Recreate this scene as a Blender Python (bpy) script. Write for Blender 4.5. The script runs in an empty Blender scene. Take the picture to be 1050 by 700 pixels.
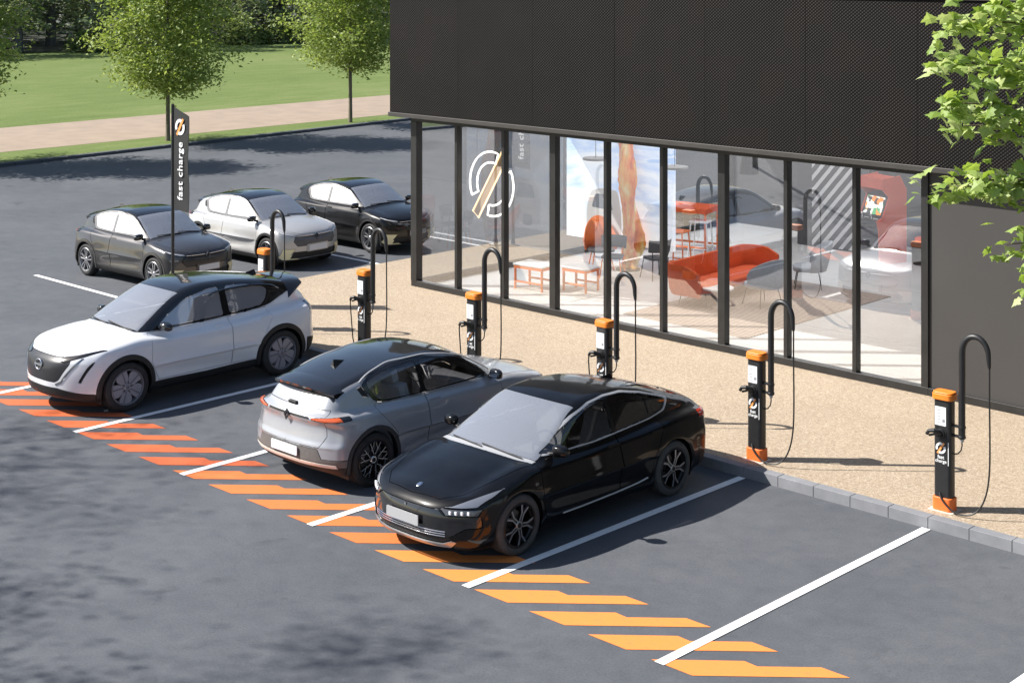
import bpy, bmesh, math, random
import numpy as np
from mathutils import Vector, Matrix

random.seed(7)
SC = bpy.context.scene
COL = SC.collection
PI = math.pi
R = math.radians

# ------------------------------------------------------------------ objects
def tag(o, label=None, cat=None, group=None, kind=None):
    if label: o['label'] = label
    if cat: o['category'] = cat
    if group: o['group'] = group
    if kind: o['kind'] = kind
    return o

def thing(name, label, cat, loc=(0, 0, 0), rz=0.0, group=None, kind=None):
    o = bpy.data.objects.new(name, None)
    COL.objects.link(o)
    o.empty_display_size = 0.2
    o.location = loc
    o.rotation_euler = (0, 0, rz)
    return tag(o, label, cat, group, kind)

def copy_tree(o, parent=None):
    c = o.copy()
    COL.objects.link(c)
    if parent is not None: c.parent = parent
    for ch in list(o.children): copy_tree(ch, c)
    return c

def link_mesh(name, me, parent=None):
    o = bpy.data.objects.new(name, me)
    COL.objects.link(o)
    if parent is not None: o.parent = parent
    return o

def np_mesh(name, V, F, mats, mi=None, smooth=True, sharp=None):
    """V (n,3), F list/array of polygons"""
    me = bpy.data.meshes.new(name)
    if isinstance(F, np.ndarray):
        k = F.shape[1]; n = len(F)
        me.vertices.add(len(V)); me.vertices.foreach_set('co', np.asarray(V, np.float32).ravel())
        me.loops.add(n*k); me.loops.foreach_set('vertex_index', F.astype(np.int32).ravel())
        me.polygons.add(n); me.polygons.foreach_set('loop_start', np.arange(0, n*k, k, dtype=np.int32))
        me.update(calc_edges=True)
    else:
        me.from_pydata([tuple(v) for v in V], [], F)
    for m in (mats if isinstance(mats, (list, tuple)) else [mats]): me.materials.append(m)
    if mi is not None: me.polygons.foreach_set('material_index', np.asarray(mi, np.int32))
    me.polygons.foreach_set('use_smooth', np.full(len(me.polygons), bool(smooth)))
    if smooth and sharp is not None: me.set_sharp_from_angle(angle=R(sharp))
    me.update()
    return me

class MB:
    def __init__(s): s.v = []; s.f = []; s.m = []; s.mi = 0
    def add(s, vs, fs):
        b = len(s.v); s.v += [tuple(v) for v in vs]
        for f in fs: s.f.append([b+i for i in f]); s.m.append(s.mi)
        return s
    def box(s, c, d, rz=0.0, M=None):
        x, y, z = d[0]/2, d[1]/2, d[2]/2
        vs = [Vector((sx*x, sy*y, sz*z)) for sz in (-1, 1) for sy in (-1, 1) for sx in (-1, 1)]
        if rz: vs = [Matrix.Rotation(rz, 3, 'Z') @ v for v in vs]
        if M is not None: vs = [M @ v for v in vs]
        vs = [v + Vector(c) for v in vs]
        return s.add(vs, [(0, 2, 3, 1), (4, 5, 7, 6), (0, 1, 5, 4), (2, 6, 7, 3), (0, 4, 6, 2), (1, 3, 7, 5)])
    def bounds(s, x0, x1, y0, y1, z0, z1):
        return s.box(((x0+x1)/2, (y0+y1)/2, (z0+z1)/2), (x1-x0, y1-y0, z1-z0))
    def prism(s, poly, z0, z1, M=None):
        """poly in xy, extruded z0..z1, optional 4x4 matrix"""
        n = len(poly)
        vs = [Vector((p[0], p[1], z0)) for p in poly] + [Vector((p[0], p[1], z1)) for p in poly]
        if M is not None: vs = [M @ v for v in vs]
        fs = [tuple(range(n-1, -1, -1)), tuple(range(n, 2*n))]
        fs += [(i, (i+1) % n, n+(i+1) % n, n+i) for i in range(n)]
        return s.add(vs, fs)
    def tube(s, pts, r, n=10, cap=True, closed=False):
        pts = [Vector(p) for p in pts]
        m = len(pts); rr = r if isinstance(r, (list, tuple)) else [r]*m
        rings = []; up = None
        for i, p in enumerate(pts):
            if closed: t = pts[(i+1) % m]-pts[i-1]
            else: t = (pts[min(i+1, m-1)]-pts[max(i-1, 0)])
            t.normalize()
            if up is None:
                up = Vector((0, 0, 1)) if abs(t.z) < .9 else Vector((1, 0, 0))
            a = up - t*up.dot(t)
            if a.length < 1e-4: a = t.orthogonal()
            a.normalize(); b = t.cross(a); up = a
            rings.append([p+(a*math.cos(2*PI*k/n)+b*math.sin(2*PI*k/n))*rr[i] for k in range(n)])
        vs = [v for q in rings for v in q]; fs = []
        for i in range(m if closed else m-1):
            j = (i+1) % m
            for k in range(n):
                fs.append((i*n+k, i*n+(k+1) % n, j*n+(k+1) % n, j*n+k))
        if cap and not closed:
            fs.append(tuple(range(n-1, -1, -1))); fs.append(tuple((m-1)*n+k for k in range(n)))
        return s.add(vs, fs)
    def lathe(s, prof, n=32, M=None, cap=True):
        """prof list of (r, h) revolved about z"""
        vs = []; fs = []; m = len(prof)
        for r, h in prof:
            for k in range(n):
                v = Vector((r*math.cos(2*PI*k/n), r*math.sin(2*PI*k/n), h)); vs.append(M @ v if M is not None else v)
        for i in range(m-1):
            for k in range(n):
                fs.append((i*n+k, i*n+(k+1) % n, (i+1)*n+(k+1) % n, (i+1)*n+k))
        if cap:
            fs.append(tuple(range(n-1, -1, -1))); fs.append(tuple((m-1)*n+k for k in range(n)))
        return s.add(vs, fs)
    def ball(s, c, r, n=16, m=10, M=None):
        vs = []; fs = []
        rx, ry, rz = (r, r, r) if not isinstance(r, (tuple, list)) else r
        for i in range(m+1):
            a = PI*i/m
            for k in range(n):
                b = 2*PI*k/n
                v = Vector((rx*math.sin(a)*math.cos(b), ry*math.sin(a)*math.sin(b), rz*math.cos(a)))
                if M is not None: v = M @ v
                vs.append(v+Vector(c))
        for i in range(m):
            for k in range(n):
                fs.append((i*n+k, (i+1)*n+k, (i+1)*n+(k+1) % n, i*n+(k+1) % n))
        return s.add(vs, fs)
    def build(s, name, mats, parent=None, bevel=0, smooth=True, seg=2, sharp=35):
        me = np_mesh(name, s.v, s.f, mats, s.m, smooth, sharp)
        o = link_mesh(name, me, parent)
        if bevel:
            b = o.modifiers.new('bevel', 'BEVEL'); b.width = bevel; b.segments = seg; b.limit_method = 'ANGLE'; b.angle_limit = R(40)
            b.harden_normals = True
        return o

def rrect(w, h, r, n=4):
    out = []
    for cx, cy, a0 in ((w/2-r, h/2-r, 0), (-w/2+r, h/2-r, 90), (-w/2+r, -h/2+r, 180), (w/2-r, -h/2+r, 270)):
        for k in range(n+1):
            a = R(a0+90*k/n); out.append((cx+r*math.cos(a), cy+r*math.sin(a)))
    return out

def arc_band(r0, r1, a0, a1, n=18):
    o = [(r1*math.cos(R(a0+(a1-a0)*i/n)), r1*math.sin(R(a0+(a1-a0)*i/n))) for i in range(n+1)]
    o += [(r0*math.cos(R(a1+(a0-a1)*i/n)), r0*math.sin(R(a1+(a0-a1)*i/n))) for i in range(n+1)]
    return o

def band_strip(mb, r0, r1, a0, a1, M, z0=0.0, z1=0.004, n=18):
    """arc band as quads in plane M"""
    for i in range(n):
        b0 = R(a0+(a1-a0)*i/n); b1 = R(a0+(a1-a0)*(i+1)/n)
        q = [(r0*math.cos(b0), r0*math.sin(b0)), (r1*math.cos(b0), r1*math.sin(b0)), (r1*math.cos(b1), r1*math.sin(b1)), (r0*math.cos(b1), r0*math.sin(b1))]
        mb.prism(q, z0, z1, M)

def text(name, body, size, mat, M, parent=None, align='CENTER', extrude=0.002, spacing=1.0):
    cu = bpy.data.curves.new(name, 'FONT'); cu.body = body; cu.size = size; cu.align_x = align; cu.align_y = 'CENTER'
    cu.extrude = extrude; cu.space_character = spacing; cu.offset = size*.012
    cu.materials.append(mat)
    t_ = bpy.data.objects.new(name, cu); COL.objects.link(t_)
    bpy.context.view_layer.update()
    me = bpy.data.meshes.new_from_object(t_.evaluated_get(bpy.context.evaluated_depsgraph_get()))
    bpy.data.objects.remove(t_); me.name = name
    o = link_mesh(name, me, parent)
    o.matrix_local = M
    return o

def frame(origin, xaxis, yaxis):
    x = Vector(xaxis).normalized(); y = Vector(yaxis).normalized(); z = x.cross(y)
    M = Matrix((x, y, z)).transposed().to_4x4(); M.translation = Vector(origin)
    return M

# ------------------------------------------------------------------ materials
MAT = {}
def _new(name):
    m = bpy.data.materials.new(name); m.use_nodes = True
    nt = m.node_tree; b = nt.nodes['Principled BSDF']
    MAT[name] = m
    return m, nt, b

def N(nt, t, **kw):
    n = nt.nodes.new(t)
    for k, v in kw.items():
        if hasattr(n, k): setattr(n, k, v)
        else: n.inputs[k].default_value = v
    return n

def L(nt, a, b): nt.links.new(a, b)

def ramp(nt, fac, stops, interp='LINEAR'):
    n = nt.nodes.new('ShaderNodeValToRGB'); n.color_ramp.interpolation = interp
    el = n.color_ramp.elements
    while len(el) < len(stops): el.new(.5)
    for e, (p, c) in zip(el, stops):
        e.position = p; e.color = (c[0], c[1], c[2], 1) if len(c) == 3 else c
    L(nt, fac, n.inputs['Fac'])
    return n

def simple(name, col, rough=.5, metal=0.0, coat=0.0, spec=.5, noise=0.0, nscale=20, bump=0.0, bscale=200, emit=None, estr=0):
    m, nt, b = _new(name)
    b.inputs['Base Color'].default_value = (*col, 1)
    b.inputs['Roughness'].default_value = rough; b.inputs['Metallic'].default_value = metal
    b.inputs['Coat Weight'].default_value = coat; b.inputs['Coat Roughness'].default_value = .04
    b.inputs['Specular IOR Level'].default_value = spec
    if noise or bump:
        tc = N(nt, 'ShaderNodeTexCoord')
    if noise:
        nz = N(nt, 'ShaderNodeTexNoise', Scale=nscale, Detail=5.0)
        L(nt, tc.outputs['Object'], nz.inputs['Vector'])
        lo = tuple(c*(1-noise) for c in col); hi = tuple(min(1, c*(1+noise)) for c in col)
        r = ramp(nt, nz.outputs['Fac'], [(.3, lo), (.7, hi)])
        L(nt, r.outputs['Color'], b.inputs['Base Color'])
        mr = N(nt, 'ShaderNodeMapRange'); mr.inputs['To Min'].default_value = max(0, rough-.06); mr.inputs['To Max'].default_value = min(1, rough+.08)
        L(nt, nz.outputs['Fac'], mr.inputs['Value']); L(nt, mr.outputs['Result'], b.inputs['Roughness'])
    if bump:
        nb = N(nt, 'ShaderNodeTexNoise', Scale=bscale, Detail=3.0)
        L(nt, tc.outputs['Object'], nb.inputs['Vector'])
        bp = N(nt, 'ShaderNodeBump', Strength=bump, Distance=.01)
        L(nt, nb.outputs['Fac'], bp.inputs['Height']); L(nt, bp.outputs['Normal'], b.inputs['Normal'])
    if emit:
        b.inputs['Emission Color'].default_value = (*emit, 1); b.inputs['Emission Strength'].default_value = estr
    return m

def paint(name, col, metal=0.0, rough=.35, flake=.04, coat=1.0, spec=.5):
    """car paint: base with slight orange peel and a clear coat, thin dust"""
    m, nt, b = _new(name)
    tc = N(nt, 'ShaderNodeTexCoord')
    nz = N(nt, 'ShaderNodeTexNoise', Scale=3.0, Detail=6.0, Roughness=.6)
    L(nt, tc.outputs['Object'], nz.inputs['Vector'])
    lo = tuple(c*(1-flake) for c in col); hi = tuple(c*(1+flake)+.003 for c in col)
    r = ramp(nt, nz.outputs['Fac'], [(.3, lo), (.7, hi)])
    L(nt, r.outputs['Color'], b.inputs['Base Color'])
    b.inputs['Metallic'].default_value = metal; b.inputs['Roughness'].default_value = rough
    b.inputs['Coat Weight'].default_value = coat; b.inputs['Specular IOR Level'].default_value = spec
    mr = N(nt, 'ShaderNodeMapRange'); mr.inputs['To Min'].default_value = .02; mr.inputs['To Max'].default_value = .09
    L(nt, nz.outputs['Fac'], mr.inputs['Value']); L(nt, mr.outputs['Result'], b.inputs['Coat Roughness'])
    return m

def glass(name, tint, refl, rough=0.0, gcol=(1, 1, 1), sky_sheen=None):
    """thin glazing: tinted see-through plus a mirror share that grows at grazing view"""
    m, nt, b = _new(name)
    nt.nodes.remove(b); out = nt.nodes['Material Output']
    tr = N(nt, 'ShaderNodeBsdfTransparent'); tr.inputs['Color'].default_value = (*tint, 1)
    gl = N(nt, 'ShaderNodeBsdfGlossy'); gl.inputs['Roughness'].default_value = rough; gl.inputs['Color'].default_value = (*gcol, 1)
    g = N(nt, 'ShaderNodeNewGeometry'); dt = N(nt, 'ShaderNodeVectorMath', operation='DOT_PRODUCT')
    L(nt, g.outputs['Incoming'], dt.inputs[0]); L(nt, g.outputs['Normal'], dt.inputs[1])
    ab = N(nt, 'ShaderNodeMath', operation='ABSOLUTE'); L(nt, dt.outputs['Value'], ab.inputs[0])
    om = N(nt, 'ShaderNodeMath', operation='SUBTRACT'); om.inputs[0].default_value = 1; L(nt, ab.outputs[0], om.inputs[1])
    pw_ = N(nt, 'ShaderNodeMath', operation='POWER'); L(nt, om.outputs[0], pw_.inputs[0]); pw_.inputs[1].default_value = 5
    mr = N(nt, 'ShaderNodeMapRange'); mr.inputs['To Min'].default_value = refl; mr.inputs['To Max'].default_value = 1.0
    L(nt, pw_.outputs[0], mr.inputs['Value'])
    mx = N(nt, 'ShaderNodeMixShader'); L(nt, mr.outputs['Result'], mx.inputs['Fac'])
    L(nt, tr.outputs['BSDF'], mx.inputs[1]); L(nt, gl.outputs['BSDF'], mx.inputs[2])
    last = mx
    if sky_sheen:  # flat diffuse colour standing in for bright sky mirrored in the pane
        df = N(nt, 'ShaderNodeBsdfDiffuse'); df.inputs['Color'].default_value = (*sky_sheen[0], 1)
        m2 = N(nt, 'ShaderNodeMixShader'); m2.inputs['Fac'].default_value = sky_sheen[1]
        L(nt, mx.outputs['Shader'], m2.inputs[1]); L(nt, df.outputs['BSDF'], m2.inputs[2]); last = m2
    L(nt, last.outputs['Shader'], out.inputs['Surface'])
    return m
# ------------------------------------------------------------------ cars
def pchip(pts):
    pts = sorted(pts); X = np.array([p[0] for p in pts], float); Y = np.array([p[1] for p in pts], float)
    h = np.diff(X); d = np.diff(Y)/h; m = np.zeros_like(X)
    for i in range(1, len(X)-1):
        if d[i-1]*d[i] > 0:
            w1 = 2*h[i]+h[i-1]; w2 = h[i]+2*h[i-1]; m[i] = (w1+w2)/(w1/d[i-1]+w2/d[i])
    m[0] = d[0]; m[-1] = d[-1]
    def f(x):
        x = np.asarray(x, float); i = np.clip(np.searchsorted(X, x)-1, 0, len(h)-1)
        t = (x-X[i])/h[i]; lo = t < 0; hi = t > 1; tc = np.clip(t, 0, 1)
        y = (2*tc**3-3*tc**2+1)*Y[i]+(tc**3-2*tc**2+tc)*h[i]*m[i]+(-2*tc**3+3*tc**2)*Y[i+1]+(tc**3-tc**2)*h[i]*m[i+1]
        y = np.where(lo, Y[0]+m[0]*(x-X[0]), y); y = np.where(hi, Y[-1]+m[-1]*(x-X[-1]), y)
        return y
    return f

def smin(a, b, k):
    h = np.clip(.5+.5*(b-a)/k, 0, 1)
    return b*(1-h)+a*h-k*h*(1-h)
def smax(a, b, k): return -smin(-a, -b, k)

def poly_sd(px, pz, pts):
    """signed distance to polygon, negative inside"""
    d = np.full(px.shape, 1e9); ins = np.zeros(px.shape, bool); n = len(pts)
    for i in range(n):
        ax, az = pts[i]; bx, bz = pts[(i+1) % n]
        ex, ez = bx-ax, bz-az; wx, wz = px-ax, pz-az
        t = np.clip((wx*ex+wz*ez)/(ex*ex+ez*ez+1e-12), 0, 1)
        d = np.minimum(d, np.hypot(wx-ex*t, wz-ez*t))
        c = ((az <= pz) & (bz > pz)) | ((bz <= pz) & (az > pz))
        xi = ax+(pz-az)*ex/(ez if abs(ez) > 1e-12 else 1e-12)
        ins ^= c & (px < xi)
    return np.where(ins, -d, d)

def rounded(pts, r, n=4):
    """round polygon corners by cutting with small arcs (quadratic)"""
    out = []; m = len(pts)
    for i in range(m):
        p = np.array(pts[i], float); a = np.array(pts[i-1], float); b = np.array(pts[(i+1) % m], float)
        la = min(r, .45*np.linalg.norm(a-p)); lb = min(r, .45*np.linalg.norm(b-p))
        s = p+(a-p)/np.linalg.norm(a-p)*la; e = p+(b-p)/np.linalg.norm(b-p)*lb
        for k in range(n+1):
            t = k/n; q = (1-t)**2*s+2*t*(1-t)*p+t*t*e; out.append((q[0], q[1]))
    return out

class Car:
    def __init__(s, **k):
        s.__dict__.update(k)
        for n in ('top', 'plan', 'sec', 'nose', 'tail', 'roof', 'gw', 'bot'):
            setattr(s, n, pchip(getattr(s, n)))
    def f(s, x, y, z):
        ay = np.abs(y)
        top = s.top(x)-s.bcrown*(ay/.9)**2 + s.fend*np.exp(-((ay-.72)/.12)**2)*np.clip((x-.5)*1.5, 0, 1)
        side = s.plan(x)+s.sec(z)
        for wx in (s.wb/2, -s.wb/2):
            dd = np.hypot(x-wx, z-s.wr)
            side = side+s.flare*np.exp(-((dd-s.ra-.03)/.10)**2)
        mid = np.clip(1-np.abs(x/.95)**4, 0, 1)
        side = side-s.scoop*np.exp(-((z-(.43+.07*x))/.09)**2)*mid
        fr = s.nose(z)-s.nk*(ay/.88)**s.npow
        re = s.tail(z)+s.tk*(ay/.88)**s.tpow
        lb = smax(z-top, ay-side, s.kshould)
        lb = smax(lb, x-fr, s.kn); lb = smax(lb, re-x, s.kt); lb = smax(lb, s.bot(x)-z, .06)
        k = s.gcurv*y*y*np.tanh(x/.4)
        xs = x+k; e = .01
        rf = s.roof(xs); sl = (s.roof(xs+e)-rf)/e
        gh = (z-rf+s.rcrown*y*y)/np.sqrt(1+sl*sl)
        gh = smax(gh, ay-(s.gw(x)-s.tumble*(z-1.0)), s.kroof)
        gh = np.maximum(gh, .6-z)
        return smin(lb, gh, s.kbelt)
    # ---- probes for placing attachments
    def _bis(s, fun, a, b, n=40):
        for _ in range(n):
            m = (a+b)/2
            if fun(m) < 0: a = m
            else: b = m
        return (a+b)/2
    def ysurf(s, x, z): return float(s._bis(lambda t: s.f(np.array(x), np.array(t), np.array(z)), 0.0, 1.3))
    def zsurf(s, x, y): return float(s._bis(lambda t: s.f(np.array(x), np.array(y), np.array(t)), .62, 2.0))
    def xfront(s, y, z): return float(s._bis(lambda t: s.f(np.array(t), np.array(y), np.array(z)), 0.9, 3.0))
    def xrear(s, y, z): return float(-s._bis(lambda t: s.f(np.array(-t), np.array(y), np.array(z)), 0.9, 3.0))

def car_grid(C, nth=400, nmid=200, ncap=90):
    a = 1.15; z0 = .60
    def place(S, TH):
        """S in [0, 2*ncap+nmid]: rear cap, middle, front cap"""
        ph = np.where(S < ncap, (S-ncap)/ncap, np.where(S > ncap+nmid, (S-ncap-nmid)/ncap, 0))*PI/2*.999
        bx = np.clip((S-ncap)/nmid, 0, 1)*2*a-a
        dx = np.sin(ph); c = np.cos(ph)
        return bx, dx, c*np.cos(TH), c*np.sin(TH)
    def cast(S, TH):
        bx, dx, dy, dz = place(S, TH)
        lo = np.zeros_like(S); hi = np.full_like(S, 2.2)
        for _ in range(24):
            m = (lo+hi)/2; ins = C.f(bx+dx*m, dy*m, z0+dz*m) < 0
            lo = np.where(ins, m, lo); hi = np.where(ins, hi, m)
        m = (lo+hi)/2
        return np.stack([bx+dx*m, dy*m, z0+dz*m], -1)
    ns = 2*ncap+nmid+1
    S, TH = np.meshgrid(np.arange(ns, dtype=float), np.arange(nth)*2*PI/nth, indexing='ij')
    P = cast(S, TH)
    return S, TH, P, cast, 2*PI/nth

def car_shell(C, regions):
    """regions: list of (key, sdf(P)->array). returns V, tri list, region index per tri (len(regions) = rest)"""
    S, TH, P, cast, dth = car_grid(C)
    ns, nt = S.shape
    snapped = np.full(S.shape, -1, int)
    dS = np.zeros_like(S); dT = np.zeros_like(S)
    for ri, (key, sd) in enumerate(regions):
        m = sd(P)
        best = np.full(S.shape, .5); bs = np.zeros_like(S); bt = np.zeros_like(S)
        for ax, st in ((0, 1), (0, -1), (1, 1), (1, -1)):
            mb = np.roll(m, -st, axis=ax)
            if ax == 0:
                if st == 1: mb[-1] = m[-1]
                else: mb[0] = m[0]
            cr = (m*mb < 0)
            t = np.where(cr, m/(m-mb+1e-12), 9)
            use = t < best
            best = np.where(use, t, best)
            bs = np.where(use, st*t if ax == 0 else 0, bs); bt = np.where(use, st*t*dth if ax == 1 else 0, bt)
        ok = (best < .5) & (snapped < 0)
        snapped[ok] = ri; dS[ok] = bs[ok]; dT[ok] = bt[ok]
    mv = snapped >= 0
    P[mv] = cast(S[mv]+dS[mv], TH[mv]+dT[mv])
    idx = np.arange(ns*nt).reshape(ns, nt)
    i0 = idx[:-1]; i1 = idx[1:]
    A = i0.ravel(); B = i1.ravel(); Cc = np.roll(i1, -1, 1).ravel(); D = np.roll(i0, -1, 1).ravel()
    sn = snapped.ravel()
    bd = (sn[B] >= 0) & (sn[B] == sn[D]); ac = (sn[A] >= 0) & (sn[A] == sn[Cc])
    useBD = bd & ~ac
    T = np.concatenate([np.where(useBD[:, None], np.stack([A, B, D], 1), np.stack([A, B, Cc], 1)),
                        np.where(useBD[:, None], np.stack([B, Cc, D], 1), np.stack([A, Cc, D], 1))])
    V = P.reshape(-1, 3)
    cen = V[T].mean(1)
    reg = np.full(len(T), len(regions))
    for ri in range(len(regions)-1, -1, -1):
        reg[regions[ri][1](cen) < 0] = ri
    # orientation: outward
    n = np.cross(V[T[:, 1]]-V[T[:, 0]], V[T[:, 2]]-V[T[:, 0]])
    c0 = cen.copy(); c0[:, 0] -= np.clip(c0[:, 0], -1.15, 1.15); c0[:, 2] -= .6
    fl = (n*c0).sum(1) < 0
    T[fl] = T[fl][:, ::-1]
    n[fl] *= -1
    VN = np.zeros_like(V)
    for k in range(3): np.add.at(VN, T[:, k], n)
    VN /= np.linalg.norm(VN, axis=1, keepdims=True)+1e-12
    return V, VN, T, reg

def shell_part(name, V, VN, T, mats, parent, off=0.0, gap=.004, flange=.014):
    if len(T) == 0: return None
    u, inv = np.unique(T.ravel(), return_inverse=True)
    F = inv.reshape(-1, 3); v = V[u].copy(); nn = VN[u]
    e = np.concatenate([F[:, [0, 1]], F[:, [1, 2]], F[:, [2, 0]]])
    nv = len(u)
    key = np.minimum(e[:, 0], e[:, 1]).astype(np.int64)*nv+np.maximum(e[:, 0], e[:, 1])
    uq, fi, cnt = np.unique(key, return_index=True, return_counts=True)
    be = e[fi[cnt == 1]]
    bset = np.zeros(nv, bool); bset[be.ravel()] = True
    # pull the rim in
    if gap:
        acc = np.zeros_like(v)
        t = np.zeros((nv, 3))
        # in-plane inward direction: edge direction x normal, inward for CCW faces
        d = v[be[:, 1]]-v[be[:, 0]]
        inw = np.cross(nn[be[:, 0]], d)
        np.add.at(acc, be[:, 0], inw); np.add.at(acc, be[:, 1], inw)
        l = np.linalg.norm(acc, axis=1, keepdims=True)+1e-12
        v = v+np.where(bset[:, None], acc/l*gap, 0)
    v = v+nn*off
    # flange
    b = np.nonzero(bset)[0]; mp = np.full(nv, -1); mp[b] = nv+np.arange(len(b))
    v2 = v[b]-nn[b]*(flange+max(off, 0))
    q1 = np.stack([be[:, 1], be[:, 0], mp[be[:, 0]]], 1); q2 = np.stack([be[:, 1], mp[be[:, 0]], mp[be[:, 1]]], 1)
    me = np_mesh(name, np.concatenate([v, v2]), np.concatenate([F, q1, q2]), mats, None, True, 50)
    return link_mesh(name, me, parent)

def wheel(parent, x, y, side, r, w, style, mats):
    """wheel part with tyre and rim sub-parts; local z is the axle, pointing outwards"""
    M = Matrix.Rotation(-side*PI/2, 4, 'X')
    h = MB()
    h.lathe([(.15, -.06), (.155, -.055), (.155, -.035), (.15, -.03), (.07, -.028), (.07, .02), (.0, .02)], 24)
    hub = h.build('wheel', mats['disc'], parent)
    hub.location = (x, y, r); hub.rotation_euler = (-side*PI/2, 0, 0)
    rr = r*.735
    t = MB(); hw = w/2
    prof = [(rr-.012, -hw+.02), (rr+.004, -hw+.006), (rr+.04, -hw-.004), (r-.035, -hw+.002), (r-.012, -hw+.016), (r, -hw+.04)]
    for g in (-.055, -.02, .02, .055):
        prof += [(r, g-.006), (r-.007, g-.005), (r-.007, g+.005), (r, g+.006)]
    prof += [(r, hw-.04), (r-.012, hw-.016), (r-.035, hw-.002), (rr+.04, hw+.004), (rr+.02, hw+.002), (rr+.012, hw-.002), (rr+.004, hw-.006), (rr-.012, hw-.02)]
    t.lathe(prof, 56, cap=False)
    t.build('tyre', mats['tyre'], hub, sharp=30)
    m = MB()
    m.mi = 0
    m.lathe([(rr-.03, -hw+.02), (rr-.035, hw-.05), (rr-.012, hw-.02), (rr-.0, hw-.004), (rr-.008, hw+.002), (rr-.022, hw-.004), (rr-.028, hw-.03)], 56, cap=False)
    zt = hw-.012
    def spoke(poly, z0, z1, a, mi):
        m.mi = mi
        c, s_ = math.cos(a), math.sin(a)
        m.prism([(p[0]*c-p[1]*s_, p[0]*s_+p[1]*c) for p in poly], z0, z1)
    ro = rr-.02
    if style == 'five':        # five tapering twin spokes, light face, dark flanks
        for k in range(5):
            a = 2*PI*k/5+.3
            for sg in (1, -1):
                spoke([(.045, sg*.002), (.05, sg*.03), (ro, sg*.068), (ro, sg*.03)], zt-.045, zt-.004, a, 0)
                spoke([(.06, sg*.014), (.06, sg*.026), (ro, sg*.064), (ro, sg*.04)], zt-.004, zt, a, 1)
    elif style == 'multi':     # fine crossing spokes
        for k in range(5):
            a = 2*PI*k/5+.2
            for sg in (1, -1):
                spoke([(.05, sg*.0), (.05, sg*.016), (ro, sg*.10), (ro, sg*.085)], zt-.04, zt-.002, a, 0)
                spoke([(.07, sg*.006), (.07, sg*.013), (ro, sg*.098), (ro, sg*.088)], zt-.002, zt+.002, a, 1)
                spoke([(.12, sg*.052), (.12, sg*.06), (ro, sg*.012), (ro, sg*.004)], zt-.04, zt-.006, a, 0)
                spoke([(.12, sg*.052), (.12, sg*.059), (ro, sg*.011), (ro, sg*.004)], zt-.006, zt-.002, a, 1)
    elif style == 'aero':      # five broad flat blades
        for k in range(5):
            a = 2*PI*k/5+.1
            spoke([(.04, -.045), (.04, .045), (ro*.62, .115), (ro, .11), (ro*1.01, 0), (ro, -.09), (ro*.6, -.075)], zt-.03, zt-.006, a, 1)
            spoke([(.06, -.012), (ro*.95, -.02), (ro*.95, .0), (.06, .006)], zt-.006, zt-.001, a, 0)
        m.mi = 0; m.lathe([(ro*.62, zt-.05), (ro*.62, zt-.045), (0.02, zt-.045)], 30)
    elif style == 'star':      # five forked spokes
        for k in range(5):
            a = 2*PI*k/5+.5
            spoke([(.04, -.03), (.04, .03), (ro*.55, .026), (ro, .075), (ro, .03), (ro*.7, .0), (ro, -.03), (ro, -.075), (ro*.55, -.026)], zt-.045, zt-.008, a, 0)
            for sg in (1, -1):
                spoke([(.05, sg*.012), (.05, sg*.026), (ro*.55, sg*.024), (ro, sg*.074), (ro, sg*.052), (ro*.6, sg*.008)], zt-.008, zt-.003, a, 1)
    m.mi = 1; m.lathe([(.05, zt-.05), (.05, zt-.006), (.042, zt), (.0, zt)], 20)
    m.mi = 0; m.lathe([(.03, zt-.002), (.028, zt+.004), (.0, zt+.005)], 16)
    m.build('rim', [mats['rim'], mats['rimface']], hub, sharp=30)
    return hub

def seat_mesh(mat, parent, x, y, z, w=.5, name='seat', hh=.56):
    m = MB()
    m.prism(rrect(.50, w, .1), 0, .15, Matrix.Translation((x, y, z)))
    B = Matrix.Translation((x-.27, y, z+.10)) @ Matrix.Rotation(R(-18), 4, 'Y')
    P = [Vector(v) for v in ()]
    bk = [(-.07, -w/2+.03), (-.07, w/2-.03), (.0, w/2), (.07, w/2-.02), (.07, -w/2+.02), (0, -w/2)]
    m.prism(bk, 0, hh, B)
    hd = [(-.05, -.12), (-.05, .12), (.05, .12), (.05, -.12)]
    m.prism(hd, hh+.04, hh+.20, B)
    m.tube([B @ Vector((0, .05, hh-.02)), B @ Vector((0, .05, hh+.08))], .008, 6); m.tube([B @ Vector((0, -.05, hh-.02)), B @ Vector((0, -.05, hh+.08))], .008, 6)
    return m.build(name, mat, parent, bevel=.03, seg=3)

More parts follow.
